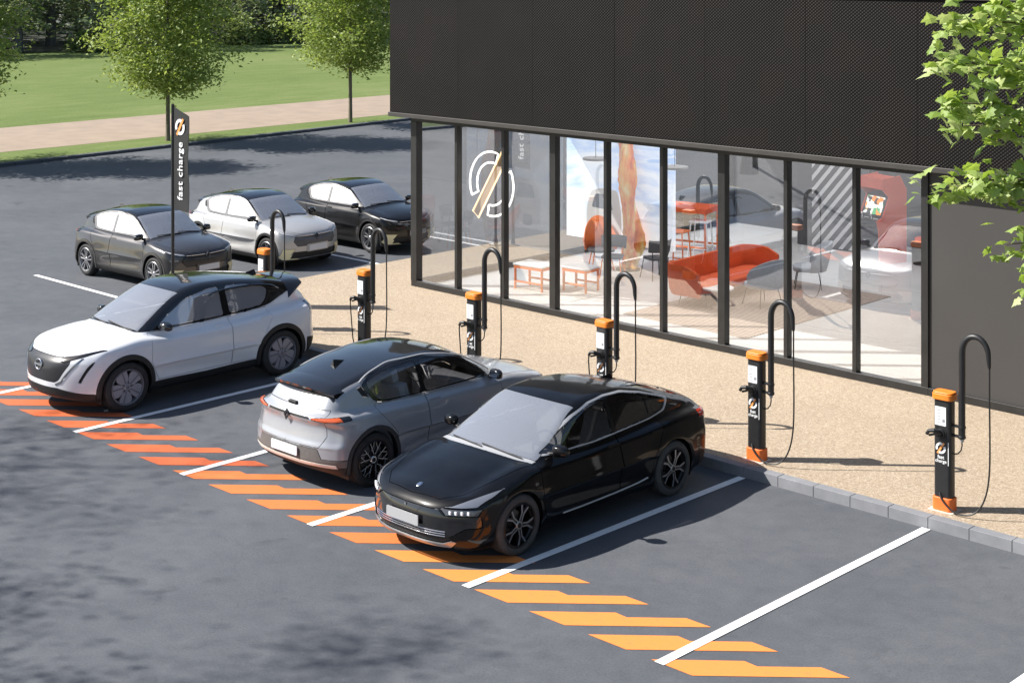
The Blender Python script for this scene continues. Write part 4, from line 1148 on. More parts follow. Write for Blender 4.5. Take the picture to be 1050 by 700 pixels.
# kerb joint bed
# ------------------------------------------------------------------ painted markings
B = 2.675
k = 0
for i in range(-4, 4):
    xx = i*B
    if xx > 9: continue
    m = MB(); m.add([(xx-.058, -5.06, .008), (xx+.058, -5.06, .008), (xx+.058, -.02, .008), (xx-.058, -.02, .008)], [(0, 1, 2, 3)])
    o = m.build('bay_line', M_WHITE, smooth=False)
    lab = {1: 'white bay line ending at the charger in front of the plain wall', 0: 'white bay line on the near side of the black saloon', -1: 'white bay line between the black saloon and the grey hatchback',
           -2: 'white bay line on the far side of the grey hatchback', -3: 'white bay line on the near side of the white crossover', -4: 'white bay line on the far side of the white crossover', 2: 'white bay line cut by the bottom edge of the photo'}.get(i, 'white bay line beyond the edge of the photo')
    tag(o, lab, 'bay line', 'white lines between the charging bays', 'structure')
for y_, lab in ((.28, 'white bay line beside the dark grey hatchback and the white crossover'), (3.2, 'white bay line between the dark grey and the silver hatchback'), (6.2, 'white bay line between the silver and the black hatchback'), (9.85, 'white bay line beyond the black hatchback')):
    m = MB(); m.add([(-18.7, y_-.055, .008), (-13.95, y_-.055, .008), (-13.95, y_+.055, .008), (-18.7, y_+.055, .008)], [(0, 1, 2, 3)])
    o = m.build('bay_line', M_WHITE, smooth=False); tag(o, lab, 'bay line', 'white lines between the back bays', 'structure')
M_OR = [mat_paint_line('road_paint_orange_%d' % q, c) for q, c in enumerate([(.54, .115, .035), (.64, .165, .04), (.76, .235, .05)])]
st = .815
for i in range(-14, 8):
    x0 = -.70+i*st
    P_ = [(x0, -5.04), (x0+.50, -5.04), (x0+1.60, -4.04), (x0+1.28, -4.04), (x0+.83, -4.45), (x0+.67, -4.44)]
    m = MB(); m.add([(p[0], p[1], .004) for p in P_], [tuple(range(6))])
    o = m.build('hatch_stripe', M_OR[0 if i < -6 else (1 if i < -1 else 2)], smooth=False)
    tag(o, 'orange slanted stripe painted across the outer ends of the charging bays', 'road marking', 'orange hatching along the charging bays', 'structure')
# ------------------------------------------------------------------ the building
YF, BX0, BX1, YB = 4.816, -11.67, 0.0, 15.6
ZF = .135
M_FRAME = simple('frame_black', (.018, .0175, .017), .45, noise=.2, nscale=5)
M_CLAD = mat_mesh_cladding()
M_LIP = simple('drip_edge', (.042, .039, .036), .5, noise=.12, nscale=4)
M_PANEL = simple('wall_panel_taupe', (.046, .0435, .042), .55, noise=.06, nscale=.7)
M_FLOOR = mat_floor()
M_INW = simple('inner_wall_grey', (.10, .10, .104), .8, noise=.06, nscale=1)
M_CEIL = simple('ceiling_white', (.7, .7, .7), .9)
M_WIN = glass('shop_glass', (.95, .965, .955), .34)
M_SIDE = glass('side_glass', (.52, .54, .56), .10)
bld = thing('charging_lounge', 'black flat roofed building with a glass front and perforated metal upper storey', 'building', (0, 0, 0))
m = MB(); m.bounds(BX0+.02, 13.9, YF+.02, YB, -.1, ZF); m.build('floor_slab', M_FLOOR, bld, smooth=False)
# interior floor joints are part of the slab: thin sunk strips
m = MB()
for i in range(6): m.bounds(BX0+.1, BX1-.02, YF+.6+i*1.95, YF+.606+i*1.95, ZF, ZF+.0015)
m.build('floor_joint', simple('joint_grey', (.35, .35, .35), .8), bld, smooth=False)
NP = 9; PW = (BX1-BX0)/NP
for i in range(NP):
    x0 = BX0+i*PW; x1 = x0+PW
    m = MB(); m.add([(x0+.02, YF, .2), (x1-.02, YF, .2), (x1-.02, YF, 3.56), (x0+.02, YF, 3.56)], [(0, 1, 2, 3)])
    m.build('window', M_WIN, bld, smooth=False)
for i in range(NP+1):
    x0 = BX0+i*PW; wd = .075
    if i in (3, 6): wd = .15
    if i == 0: wd = .17; x0 += .075
    if i == NP: wd = .12; x0 -= .06
    m = MB(); m.bounds(x0-wd/2, x0+wd/2, YF-.07 if i not in (0,) else YF-.085, YF+.07 if i else YF+.085, .25, 3.47); m.build('mullion', M_FRAME, bld, bevel=.006)
m = MB(); m.bounds(BX0-.01, BX1+.001, YF-.075, YF+.075, .131, .25); m.build('sill_rail', M_FRAME, bld, bevel=.006)
m = MB(); m.bounds(BX0-.01, BX1+.001, YF-.075, YF+.075, 3.47, 3.60); m.build('head_rail', M_FRAME, bld, bevel=.006)
# glazed end wall
m = MB(); m.bounds(BX0-.008, BX0+.14, YF+.09, YB, .131, .25); m.build('sill_rail', M_FRAME, bld, bevel=.006)
m = MB(); m.bounds(BX0-.008, BX0+.14, YF+.09, YB, 3.47, 3.60); m.build('head_rail', M_FRAME, bld, bevel=.006)
for i in range(8):
    y0 = YF+.09+i*(YB-YF-.09)/8; y1 = y0+(YB-YF-.09)/8
    m = MB(); m.add([(BX0+.07, y0, .2), (BX0+.07, y1, .2), (BX0+.07, y1, 3.56), (BX0+.07, y0, 3.56)], [(0, 1, 2, 3)]); m.build('window', M_SIDE, bld, smooth=False)
    if i == 7: m = MB(); m.bounds(BX0, BX0+.13, y1-.06, y1+.02, .25, 3.47); m.build('mullion', M_FRAME, bld, bevel=.006)
# solid wall to the right
m = MB(); m.bounds(BX1+.001, 13.9, YF-.03, YF+.15, .25, 3.58); m.build('wall_panel', M_PANEL, bld, smooth=False)
m = MB(); m.bounds(BX1+.002, 13.9, YF-.075, YF+.07, .131, .25); m.build('plinth', M_FRAME, bld, bevel=.006)
# inner back and end walls
m = MB(); m.bounds(BX0, 13.9, YB, YB+.2, .13, 3.6); m.build('back_wall', M_INW, bld, smooth=False)
m = MB(); m.bounds(.08, .2, YF+.15, YB, ZF, 3.58); m.build('inner_wall', M_INW, bld, smooth=False)
# ceiling, upper storey
FX0, FX1, FY0, FZ0, FZ1 = -12.02, 14.2, 4.47, 3.66, 6.16
HX0, HX1, HY0, HY1 = BX0+.5, -.35, YF+.55, YB-.5      # roof opening under an unseen skylight, added to brighten the interior
for nm, z0, z1, mt in (('ceiling', 3.601, 3.70, M_CEIL), ('upper_storey', 3.705, FZ1-.12, simple('backing_black', (.012, .012, .012), .8))):
    m = MB()
    m.bounds(FX0+.05, HX0, FY0+.05, YB+.35, z0, z1); m.bounds(HX1, FX1-.05, FY0+.05, YB+.35, z0, z1)
    m.bounds(HX0+.001, HX1-.001, FY0+.05, HY0, z0, z1); m.bounds(HX0+.001, HX1-.001, HY1, YB+.35, z0, z1)
    m.build(nm, mt, bld, smooth=False)
m = MB()
m.bounds(HX0+.002, HX0+.03, HY0+.002, HY1-.002, 3.602, FZ1-.13); m.bounds(HX1-.03, HX1-.002, HY0+.002, HY1-.002, 3.602, FZ1-.13)
m.bounds(HX0+.031, HX1-.031, HY0+.002, HY0+.03, 3.602, FZ1-.13); m.bounds(HX0+.031, HX1-.031, HY1-.03, HY1-.002, 3.602, FZ1-.13)
m.build('added_rooflight_well', M_CEIL, bld, smooth=False)  # white shaft added to spread the daylight from above
def mat_added_rooflight():
    mm, nt, b = _new('added_opal_glazing'); nt.nodes.remove(b)
    t = N(nt, 'ShaderNodeBsdfTranslucent'); t.inputs['Color'].default_value = (.92, .92, .92, 1)
    L(nt, t.outputs['BSDF'], nt.nodes['Material Output'].inputs['Surface']); return mm
m = MB(); m.add([(HX0, HY0, FZ1-.11), (HX1, HY0, FZ1-.11), (HX1, HY1, FZ1-.11), (HX0, HY1, FZ1-.11)], [(0, 1, 2, 3)]); m.build('added_rooflight', mat_added_rooflight(), bld, smooth=False)  # made-up translucent panel feeding daylight to the floor below
pw = 2.0; n = int((FX1-FX0)/pw)+1
for i in range(n):
    a = FX0+i*pw; bb = min(a+pw-.006, FX1)
    if bb-a < .1: continue
    me = MB(); me.bounds(a, bb, FY0, FY0+.04, FZ0, FZ1); me.build('mesh_panel', M_CLAD, bld, smooth=False)
for i in range(6):
    a = FY0+.045+i*pw; bb = min(a+pw-.006, YB+.3)
    me = MB(); me.bounds(FX0, FX0+.04, a, bb, FZ0, FZ1)
    o = me.build('mesh_panel', M_CLAD, bld, smooth=False)
m = MB(); m.bounds(FX0-.03, FX1+.03, FY0-.03, FY0+.045, 3.57, 3.655); m.bounds(FX0-.03, FX0+.045, FY0+.046, YB+.35, 3.57, 3.655); m.build('drip_edge', M_LIP, bld, bevel=.008)
m = MB(); m.bounds(FX0+.05, FX1-.05, FY0+.046, YF-.076, 3.575, 3.60); m.build('soffit', M_FRAME, bld, smooth=False)
m = MB()
m.bounds(FX0-.03, HX0, FY0-.03, YB+.38, FZ1, FZ1+.05); m.bounds(HX1, FX1+.03, FY0-.03, YB+.38, FZ1, FZ1+.05)
m.bounds(HX0+.001, HX1-.001, FY0-.03, HY0, FZ1, FZ1+.05); m.bounds(HX0+.001, HX1-.001, HY1, YB+.38, FZ1, FZ1+.05); m.build('roof', M_LIP, bld, smooth=False)

# ------------------------------------------------------------------ things inside
M_ORANGE = simple('orange_lacquer', (.80, .20, .05), .45, noise=.06)
M_ORED = simple('orange_red_fabric', (.72, .105, .02), .8, noise=.08, bump=.15)
M_GREYF = simple('grey_fabric', (.36, .38, .41), .85, noise=.08, bump=.15)
M_DKM = simple('dark_metal', (.06, .06, .065), .4, metal=.6)
M_WHT = simple('white_lacquer', (.78, .78, .78), .4)
M_DARKSEAT = simple('charcoal_seat', (.09, .09, .1), .7)

def stool_table(loc, rz, w, d, h, top, leg, label, cat, group=None, name='low_table', t=.035, lr=.016, splay=.0):
    o = thing(name, label, cat, (*loc, ZF), rz, group)
    m = MB(); m.box((0, 0, h-t/2), (w, d, t)); m.build('table_top' if 'table' in name else 'seat', top, o, bevel=.01)
    for sx in (1, -1):
        for sy in (1, -1):
            m = MB(); m.tube([(sx*(w/2-.04)+sx*splay, sy*(d/2-.04)+sy*splay, .0), (sx*(w/2-.04), sy*(d/2-.04), h-t)], lr, 8); m.build('leg', leg, o)
    m = MB()
    for sy in (1, -1): m.tube([(-(w/2-.04), sy*(d/2-.04), .16), ((w/2-.04), sy*(d/2-.04), .16)], lr*.8, 8)
    m.build('stretcher', leg, o)
    if lr > .024 and lr < .028:
        m = MB()
        for sy in (1, -1): m.box((0, sy*(d/2-.02), h-t-.03), (w-.04, .022, .055))
        for sx in (1, -1): m.box((sx*(w/2-.02), 0, h-t-.03), (.022, d-.062, .055))
        m.build('apron', leg, o)
    return o
stool_table((-9.62, 6.25), .1, .75, .55, .52, M_WHT, M_ORANGE, 'low table with a white top and orange legs under the neon ring sign', 'table', lr=.026)
stool_table((-8.85, 6.75), .1, .62, .50, .50, M_WHT, M_ORANGE, 'low table with a white top and orange legs beside the thick mullion', 'table', lr=.026)
def chair(loc, rz, seat, leg, label, group=None, back=True, h=.45, name='chair'):
    o = thing(name, label, 'chair', (*loc, ZF), rz, group)
    m = MB(); m.prism(rrect(.46, .44, .08), h-.04, h); m.build('seat', seat, o, bevel=.012)
    for sx in (1, -1):
        for sy in (1, -1):
            m = MB(); m.tube([(sx*.25, sy*.23, 0), (sx*.18, sy*.18, h-.04)], .013, 8); m.build('leg', leg, o)
    if back:
        m = MB(); n = 12; vs = []
        for i in range(n+1):
            a = R(115+130*i/n); vs += [(.24*math.cos(a)-.02, .27*math.sin(a), h+.13), (.27*math.cos(a)-.05, .28*math.sin(a), h+.38)]
        m.add(vs, [(2*i, 2*i+1, 2*i+3, 2*i+2) for i in range(n)])
        b_ = m.build('backrest', seat, o); sm = b_.modifiers.new('t', 'SOLIDIFY'); sm.thickness = .022
        m = MB()
        for sy in (1, -1): m.tube([(-.16, sy*.17, h-.02), (-.20, sy*.20, h+.16)], .011, 8)
        m.build('back_frame', leg, o)
    return o
chair((-9.3, 8.25), R(-60), M_DARKSEAT, M_ORANGE, 'charcoal chair with orange legs in front of the sky mural')
chair((-8.55, 8.75), R(160), M_DARKSEAT, M_DKM, 'charcoal chair with dark legs in front of the orange sculpture')
stool_table((-8.95, 10.0), .2, .42, .38, .80, M_ORANGE, M_ORANGE, 'tall orange bar stool behind the sofa', 'stool', name='bar_stool', splay=.06)
stool_table((-9.45, 11.45), .35, .44, .40, .78, M_WHT, M_WHT, 'tall white bar stool beside the red topped table', 'stool', name='bar_stool', splay=.05)
t_ = stool_table((-10.2, 11.6), .25, 1.7, .8, 1.05, M_ORED, M_ORANGE, 'long high table with an orange red top beside the mural', 'table', name='high_table', t=.12, lr=.03)
# sofa
o = thing('sofa', 'long orange sofa with a curved wraparound back on thin legs', 'sofa', (-6.5, 8.35, ZF), R(3)); o.scale = (.95, .86, .95)
m = MB(); m.prism(rrect(.74, 3.0, .28, 8), .28, .44, Matrix.Translation((.05, 0, 0))); m.build('seat', M_ORED, o, bevel=.05, seg=4)
prof = [(-.02, .22), (-.07, .32), (-.10, .60), (-.12, .80), (-.10, .84), (-.05, .83), (-.015, .60), (.0, .40)]
path = []
for a in np.linspace(0, 1, 41):
    # U around the back: from front of one end, along the back, to front of the other
    s_ = a*2-1
    y_ = 1.55*np.sign(s_)*min(1, abs(s_)*1.35)**.9
    x_ = -.36+max(0, abs(s_)-.70)/.30*.75
    path.append((x_, y_))
vs = []; fs = []; npf = len(prof)
for i, (x_, y_) in enumerate(path):
    q = path[min(i+1, 40)]; p_ = path[max(i-1, 0)]; tx, ty = q[0]-p_[0], q[1]-p_[1]; l_ = math.hypot(tx, ty) or 1; nx, ny = -ty/l_, tx/l_
    # outward is to the -x side for the back
    if nx*(-1)+ny*np.sign(y_)*.5 < 0: nx, ny = -nx, -ny
    hs = 1.0 if x_ < .1 else 1-(x_-.1)*.75
    for (d_, z_) in prof: vs.append((x_-nx*d_, y_-ny*d_, .2+(z_-.2)*hs))
for i in range(40):
    for k_ in range(npf): fs.append((i*npf+k_, i*npf+(k_+1) % npf, (i+1)*npf+(k_+1) % npf, (i+1)*npf+k_))
fs += [tuple(range(npf)), tuple(40*npf+k_ for k_ in range(npf-1, -1, -1))]
m = MB(); m.add(vs, fs); m.build('backrest', M_ORED, o, sharp=70)
for sx, sy in ((.30, 1.25), (.30, -1.25), (-.25, 1.25), (-.25, -1.25)):
    m = MB(); m.tube([(sx*1.2, sy*1.05, 0), (sx, sy, .3)], .012, 8); m.build('leg', M_DKM, o)
def armchair(loc, rz, label):
    o = thing('armchair', label, 'chair', (*loc, ZF), rz, 'grey armchairs on the rug')
    m = MB(); m.prism(rrect(.60, .62, .2, 6), .36, .46); m.build('seat', M_GREYF, o, bevel=.03, seg=3)
    m = MB(); n = 16; vs = []
    for i in range(n+1):
        a = R(95+170*i/n); e = math.sin(PI*i/n)
        vs += [(.33*math.cos(a), .36*math.sin(a), .38), (.36*math.cos(a)-.02, .39*math.sin(a), .55), (.40*math.cos(a)-.07*e, .38*math.sin(a), .62+.34*e**.6)]
    fs = []
    for i in range(n):
        for k_ in range(2): fs.append((3*i+k_, 3*i+k_+1, 3*i+3+k_+1, 3*i+3+k_))
    m.add(vs, fs); b_ = m.build('backrest', M_GREYF, o, sharp=80); sm = b_.modifiers.new('t', 'SOLIDIFY'); sm.thickness = .04
    for sx in (1, -1):
        for sy in (1, -1):
            m = MB(); m.tube([(sx*.27, sy*.28, 0), (sx*.2, sy*.2, .38)], .010, 8); m.build('leg', M_DKM, o)
    return o
armchair((-5.45, 8.15), R(165), 'grey shell armchair seen from behind, facing the middle of the orange sofa')
armchair((-5.75, 10.15), R(215), 'grey shell armchair at the far end of the rug beside the striped screen')
m = MB(); m.bounds(-6.9, -4.1, 5.75, 10.55, ZF+.001, ZF+.014); o = m.build('rug', mat_rug()); tag(o, 'beige brown ribbed rug under the orange sofa', 'rug')
m = MB(); m.bounds(-9.9, -8.3, 5.85, 7.3, ZF+.001, ZF+.010); o = m.build('rug', simple('pale_rug', (.6, .58, .55), .95, noise=.06)); tag(o, 'pale plain rug under the two white low tables', 'rug')
o = thing('coffee_table', 'low white coffee table between the sofa and the grey armchair', 'table', (-5.95, 7.4, ZF))
m = MB(); m.lathe([(.30, .36), (.31, .37), (.31, .39), (.30, .40), (0, .40)], 28); m.build('table_top', M_WHT, o)
m = MB(); m.lathe([(.02, .0), (.02, .37)], 10); m.lathe([(.18, .0), (.18, .01), (.02, .02)], 20); m.build('pedestal', M_WHT, o)
# hanging picture wall
o = thing('sky_mural', 'large hanging picture of blue sky, snow and a white vehicle', 'picture', (0, 9.3, 0))
def mat_mural():
    m, nt, b = _new('mural_glow_print')
    co = tex(nt)
    sp = N(nt, 'ShaderNodeSeparateXYZ'); L(nt, co, sp.inputs['Vector'])
    mp = N(nt, 'ShaderNodeMapping'); mp.inputs['Scale'].default_value = (.5, 1, 1.9); mp.inputs['Rotation'].default_value = (0, R(12), 0); L(nt, co, mp.inputs['Vector'])
    n1 = N(nt, 'ShaderNodeTexNoise', Scale=1.1, Detail=6.0, Roughness=.55, Distortion=.5); L(nt, mp.outputs['Vector'], n1.inputs['Vector'])
    add = N(nt, 'ShaderNodeMath', operation='MULTIPLY_ADD'); L(nt, sp.outputs['Z'], add.inputs[0]); add.inputs[1].default_value = .16; L(nt, n1.outputs['Fac'], add.inputs[2])
    r = ramp(nt, add.outputs[0], [(.62, (.86, .87, .90)), (.78, (.72, .80, .93)), (.90, (.42, .58, .88)), (1.0, (.66, .76, .93)), (1.1, (.36, .54, .86))])
    r.color_ramp.elements[-1].position = 1.0
    L(nt, r.outputs['Color'], b.inputs['Base Color']); b.inputs['Roughness'].default_value = .4
    L(nt, r.outputs['Color'], b.inputs['Emission Color']); b.inputs['Emission Strength'].default_value = .35  # weak glow added to the picture, which is no lamp
    return m
m = MB(); m.bounds(-11.5, -8.5, -.05, .05, .62, 3.25); m.build('print', mat_mural(), o, smooth=False)
m = MB()
Mv = frame((-10.35, -.055, .95), (1, 0, 0), (0, 0, 1))
m.prism(rounded([(-.55, -.2), (-.55, .35), (-.42, .75), (-.1, .82), (.35, .8), (.45, .3), (.45, -.2)], .12), 0, .004, Mv); m.mi = 1
m.prism(rounded([(-.40, .38), (-.30, .68), (.10, .70), (.22, .36)], .06), .004, .006, Mv); m.prism(rounded([(-.3, -.25), (-.3, .0), (0, .0), (0, -.25)], .1), .004, .006, Mv)
m.build('printed_vehicle', [M_WHT, simple('printed_grey', (.22, .24, .28), .5)], o, smooth=False)
m = MB()
for sx in (-11.2, -8.8): m.tube([(sx, 0, 3.25), (sx, 0, 3.6)], .01, 6)
m.build('hanger', M_DKM, o)
# orange sculpture
o = thing('sculpture', 'tall twisted orange and gold sculpture in front of the sky mural', 'sculpture', (-9.55, 9.05, ZF))
rs = random.Random(5); vs = []; fs = []; n = 34; q = 14
for i in range(n+1):
    t = i/n; z_ = .02+3.25*t; rad = (.15+.10*math.exp(-((t-.18)/.12)**2)+.05*math.exp(-((t-.62)/.1)**2)+.08*max(0, t-.8))
    cx, cy = .10*math.sin(t*5), .06*math.cos(t*6)
    for k_ in range(q):
        a = 2*PI*k_/q+t*4.2; rr_ = rad*(1+.33*math.cos(3*(a-t*4.2)+1)+.10*rs.uniform(-1, 1)); vs.append((cx+rr_*math.cos(a), cy+.7*rr_*math.sin(a), z_))
for i in range(n):
    for k_ in range(q): fs.append((i*q+k_, i*q+(k_+1) % q, (i+1)*q+(k_+1) % q, (i+1)*q+k_))
fs.append(tuple(n*q+k_ for k_ in range(q)))
m = MB(); m.add(vs, fs)
def mat_flame():
    mm, nt, b = _new('flame_glaze'); co = tex(nt)
    mp = N(nt, 'ShaderNodeMapping'); mp.inputs['Scale'].default_value = (4, 4, 1.2); L(nt, co, mp.inputs['Vector'])
    n1 = N(nt, 'ShaderNodeTexNoise', Scale=1.6, Detail=4.0); L(nt, mp.outputs['Vector'], n1.inputs['Vector'])
    r = ramp(nt, n1.outputs['Fac'], [(.3, (.60, .11, .03)), (.42, (.95, .24, .04)), (.55, (.95, .48, .12)), (.68, (.95, .78, .40))]); L(nt, r.outputs['Color'], b.inputs['Base Color']); b.inputs['Roughness'].default_value = .35
    return mm
m.build('column', mat_flame(), o, sharp=60)
m = MB(); m.lathe([(.26, 0), (.26, .03), (.20, .04), (0, .04)], 24); m.build('base_plate', M_DKM, o)
o = thing('lounge_chair', 'orange shell lounge chair at the foot of the sculpture', 'chair', (-10.05, 8.75, ZF), R(-40))
m = MB(); vs = []; n = 14
for i in range(n+1):
    a = R(100+160*i/n); e = math.sin(PI*i/n); vs += [(.30*math.cos(a), .32*math.sin(a), .40), (.36*math.cos(a), .37*math.sin(a), .62), (.38*math.cos(a)-.1*e, .34*math.sin(a), .62+.45*e)]
m.add(vs, [f for i in range(n) for f in ((3*i, 3*i+1, 3*i+4, 3*i+3), (3*i+1, 3*i+2, 3*i+5, 3*i+4))]); b_ = m.build('backrest', M_ORANGE, o, sharp=80); b_.modifiers.new('t', 'SOLIDIFY').thickness = .03
m = MB(); m.prism(rrect(.55, .56, .18, 5), .38, .44); m.build('seat', M_DARKSEAT, o, bevel=.02)
for sx in (1, -1):
    for sy in (1, -1):
        m = MB(); m.tube([(sx*.24, sy*.24, 0), (sx*.17, sy*.17, .38)], .012, 8); m.build('leg', M_ORANGE, o)
# striped screen
o = thing('striped_screen', 'dark screen wall with white diagonal stripes beside the arcade machine', 'screen', (-7.75, 14.2, ZF))
m = MB(); m.bounds(-.95, .95, -.05, .05, 0, 2.9); m.build('panel', simple('screen_dark', (.07, .07, .075), .6), o, smooth=False)
m = MB()
for i in range(-8, 14):
    z0 = i*.30
    P_ = []
    for (xx, zz) in ((-.55, z0), (.55, z0+1.25), (.55, z0+1.25+.13), (-.55, z0+.13)): P_.append((xx, zz))
    # clip to the panel height
    def clip(poly, s, lim):
        out = []
        for a, b_ in zip(poly, poly[1:]+poly[:1]):
            ia, ib = s*(a[1]-lim) <= 0, s*(b_[1]-lim) <= 0
            if ia: out.append(a)
            if ia != ib:
                t = (lim-a[1])/(b_[1]-a[1]); out.append((a[0]+t*(b_[0]-a[0]), lim))
        return out
    P_ = clip(P_, 1, 2.86)
    if len(P_) > 2: P_ = clip(P_, -1, .03)
    if len(P_) > 2: m.prism(P_, 0, .004, frame((0, -.051, 0), (1, 0, 0), (0, 0, 1)))
m.build('stripe_pattern', simple('stripe_white', (.62, .62, .63), .6), o, smooth=False)
# arcade machine
M_ARC = simple('arcade_red', (.58, .095, .045), .4, noise=.06)
o = thing('arcade_machine', 'red arcade cabinet with a bright screen and dark front', 'arcade machine', (-6.2, 13.7, ZF), R(-108))
side = [(-.38, 0), (.38, 0), (.40, .75), (.46, .95), (.30, 1.02), (.12, 1.45), (.30, 1.62), (.32, 1.85), (-.2, 1.9), (-.38, 1.6)]
for sy in (1, -1):
    m = MB(); m.prism(side, -.02, .02, frame((0, sy*.36, 0), (1, 0, 0), (0, 0, 1))); m.build('side_panel', M_ARC, o, bevel=.008)
m = MB(); m.bounds(-.34, .33, -.34, .34, 0, .80); m.build('front_panel', simple('arcade_dark', (.04, .04, .045), .5), o)
m = MB(); m.prism([(.33, .80), (.44, .95), (.29, 1.0), (.10, 1.46), (-.3, 1.5), (-.3, .8)], -.34, .34, frame((0, 0, 0), (1, 0, 0), (0, 0, 1))); m.build('control_panel', MAT['arcade_dark'], o)
def mat_screen():
    mm, nt, b = _new('arcade_screen'); co = tex(nt)
    v = N(nt, 'ShaderNodeTexVoronoi', Scale=9.0, distance='CHEBYCHEV'); L(nt, co, v.inputs['Vector'])
    sp = N(nt, 'ShaderNodeSeparateColor'); L(nt, v.outputs['Color'], sp.inputs['Color'])
    r = ramp(nt, sp.outputs['Green'], [(.0, (.05, .05, .05)), (.3, (.8, .75, .65)), (.55, (.9, .25, .05)), (.7, (.1, .35, .15)), (.85, (.9, .85, .8))], 'CONSTANT')
    L(nt, r.outputs['Color'], b.inputs['Base Color']); L(nt, r.outputs['Color'], b.inputs['Emission Color']); b.inputs['Emission Strength'].default_value = .7; b.inputs['Roughness'].default_value = .1
    return mm
m = MB(); m.prism(rrect(.56, .40, .02), 0, .01, frame((.205, 0, 1.24), (0, 1, 0), (-.36, 0, .9))); m.build('screen', mat_screen(), o, smooth=False)
m = MB(); m.bounds(-.2, .31, -.34, .34, 1.62, 1.86); m.build('marquee', M_ARC, o)
m = MB()
for y_ in (-.2, .1):
    m.tube([(.37, y_, .97), (.39, y_, 1.06)], .01, 6); m.ball((.39, y_, 1.07), .022, 10, 6)
    for k_ in range(3): m.lathe([(.018, 0), (.018, .012), (0, .014)], 10, Matrix.Translation((.36+.0*k_, y_+.07+.05*k_, .975)))
m.build('control', M_WHT, o)
o = thing('gaming_stool', 'round orange red stool beside the arcade machine', 'stool', (-5.35, 14.0, ZF))
m = MB(); m.lathe([(.16, .48), (.19, .50), (.19, .55), (.16, .58), (0, .585)], 24); m.build('seat', M_ORED, o)
m = MB(); m.lathe([(.22, 0), (.22, .015), (.03, .03), (.03, .48)], 20); m.build('pedestal', M_DKM, o)
# wall picture and pendants
o = thing('wall_picture', 'wide pale picture with an orange skyline on the back wall', 'picture', (-9.55, YB-.03, 2.45))
m = MB(); m.bounds(-.8, .8, -.02, .02, -.5, .6); m.build('print', simple('print_pale', (.78, .74, .72), .5), o, smooth=False)
m = MB(); Mq = frame((0, -.021, 0), (1, 0, 0), (0, 0, 1)); rs = random.Random(2); xx = -.75
while xx < .7:
    ww = rs.uniform(.08, .2); m.prism([(xx, -.45), (xx+ww, -.45), (xx+ww, rs.uniform(-.2, .25)), (xx, rs.uniform(-.2, .2))], 0, .003, Mq); xx += ww+.015
m.build('skyline', simple('print_orange', (.62, .20, .10), .6), o, smooth=False)
M_PEND = simple('pendant_grey', (.30, .30, .31), .5)
for (px, py, lab) in ((-7.45, 5.6, 'flat grey disc lamp hanging in front of the blue part of the mural'), (-5.6, 5.65, 'flat grey disc lamp hanging near the edge of the mural')):
    o = thing('pendant_lamp', lab, 'lamp', (px, py, 3.0), 0, 'grey disc lamps under the ceiling')
    m = MB(); m.lathe([(.0, -.02), (.24, -.02), (.25, 0), (.24, .02), (.0, .025)], 32, cap=False); m.build('lamp_shade', M_PEND, o)
    m = MB(); m.tube([(0, 0, .02), (0, 0, .60)], .006, 6); m.build('cord', M_DKM, o)
o = thing('pendant_lamp', 'black tapered pendant lamp hanging above the sofa', 'lamp', (-6.12, 8.65, 2.55))
m = MB(); m.lathe([(.20, 0), (.19, .02), (.12, .5), (.0, .52)], 24, cap=False); m.build('lamp_shade', M_FRAME, o)
m = MB(); m.tube([(0, 0, .5), (0, 0, 1.05)], .006, 6); m.build('cord', M_DKM, o)
# neon ring sign hanging behind the glass
M_NEONW = simple('neon_white', (.9, .9, .9), .4, emit=(1, .98, .94), estr=1.6)
M_NEONG = simple('neon_amber', (.9, .75, .5), .4, emit=(1, .70, .36), estr=1.2)
o = thing('neon_sign', 'round neon sign of two white half rings crossed by an amber bar', 'sign', (-9.68, 5.05, 2.36))
FR = frame((0, 0, 0), (1, 0, 0), (0, 0, 1))
ri, ro = .40, .60
def outline_arc(a0, a1):
    pts = [(ro*math.cos(R(a)), ro*math.sin(R(a))) for a in np.linspace(a0, a1, 24)]+[(ri*math.cos(R(a)), ri*math.sin(R(a))) for a in np.linspace(a1, a0, 20)]
    return pts
for a0, a1 in ((72, 205), (-100, 28)):
    m = MB(); m.tube([FR @ Vector((p[0], p[1]*1.05, 0)) for p in outline_arc(a0, a1)], .019, 6, closed=True); m.build('neon_tube', M_NEONW, o)
bar = [(-.52, -.58), (-.36, -.70), (.46, .58), (.34, .74)]
m = MB(); m.tube([FR @ Vector((p[0], p[1], .0)) for p in bar], .018, 6, closed=True); m.build('bar_tube', M_NEONG, o)
m = MB(); m.prism([(p[0]*.97, p[1]*.97) for p in bar], -.012, -.004, FR); m.build('bar_panel', simple('amber_panel', (.62, .43, .28), .5), o, smooth=False)
m = MB()
for sx in (-.4, .4): m.tube([(sx, 0, .42), (sx, 0, 1.3)], .004, 5)
m.build('hanger', M_DKM, o)
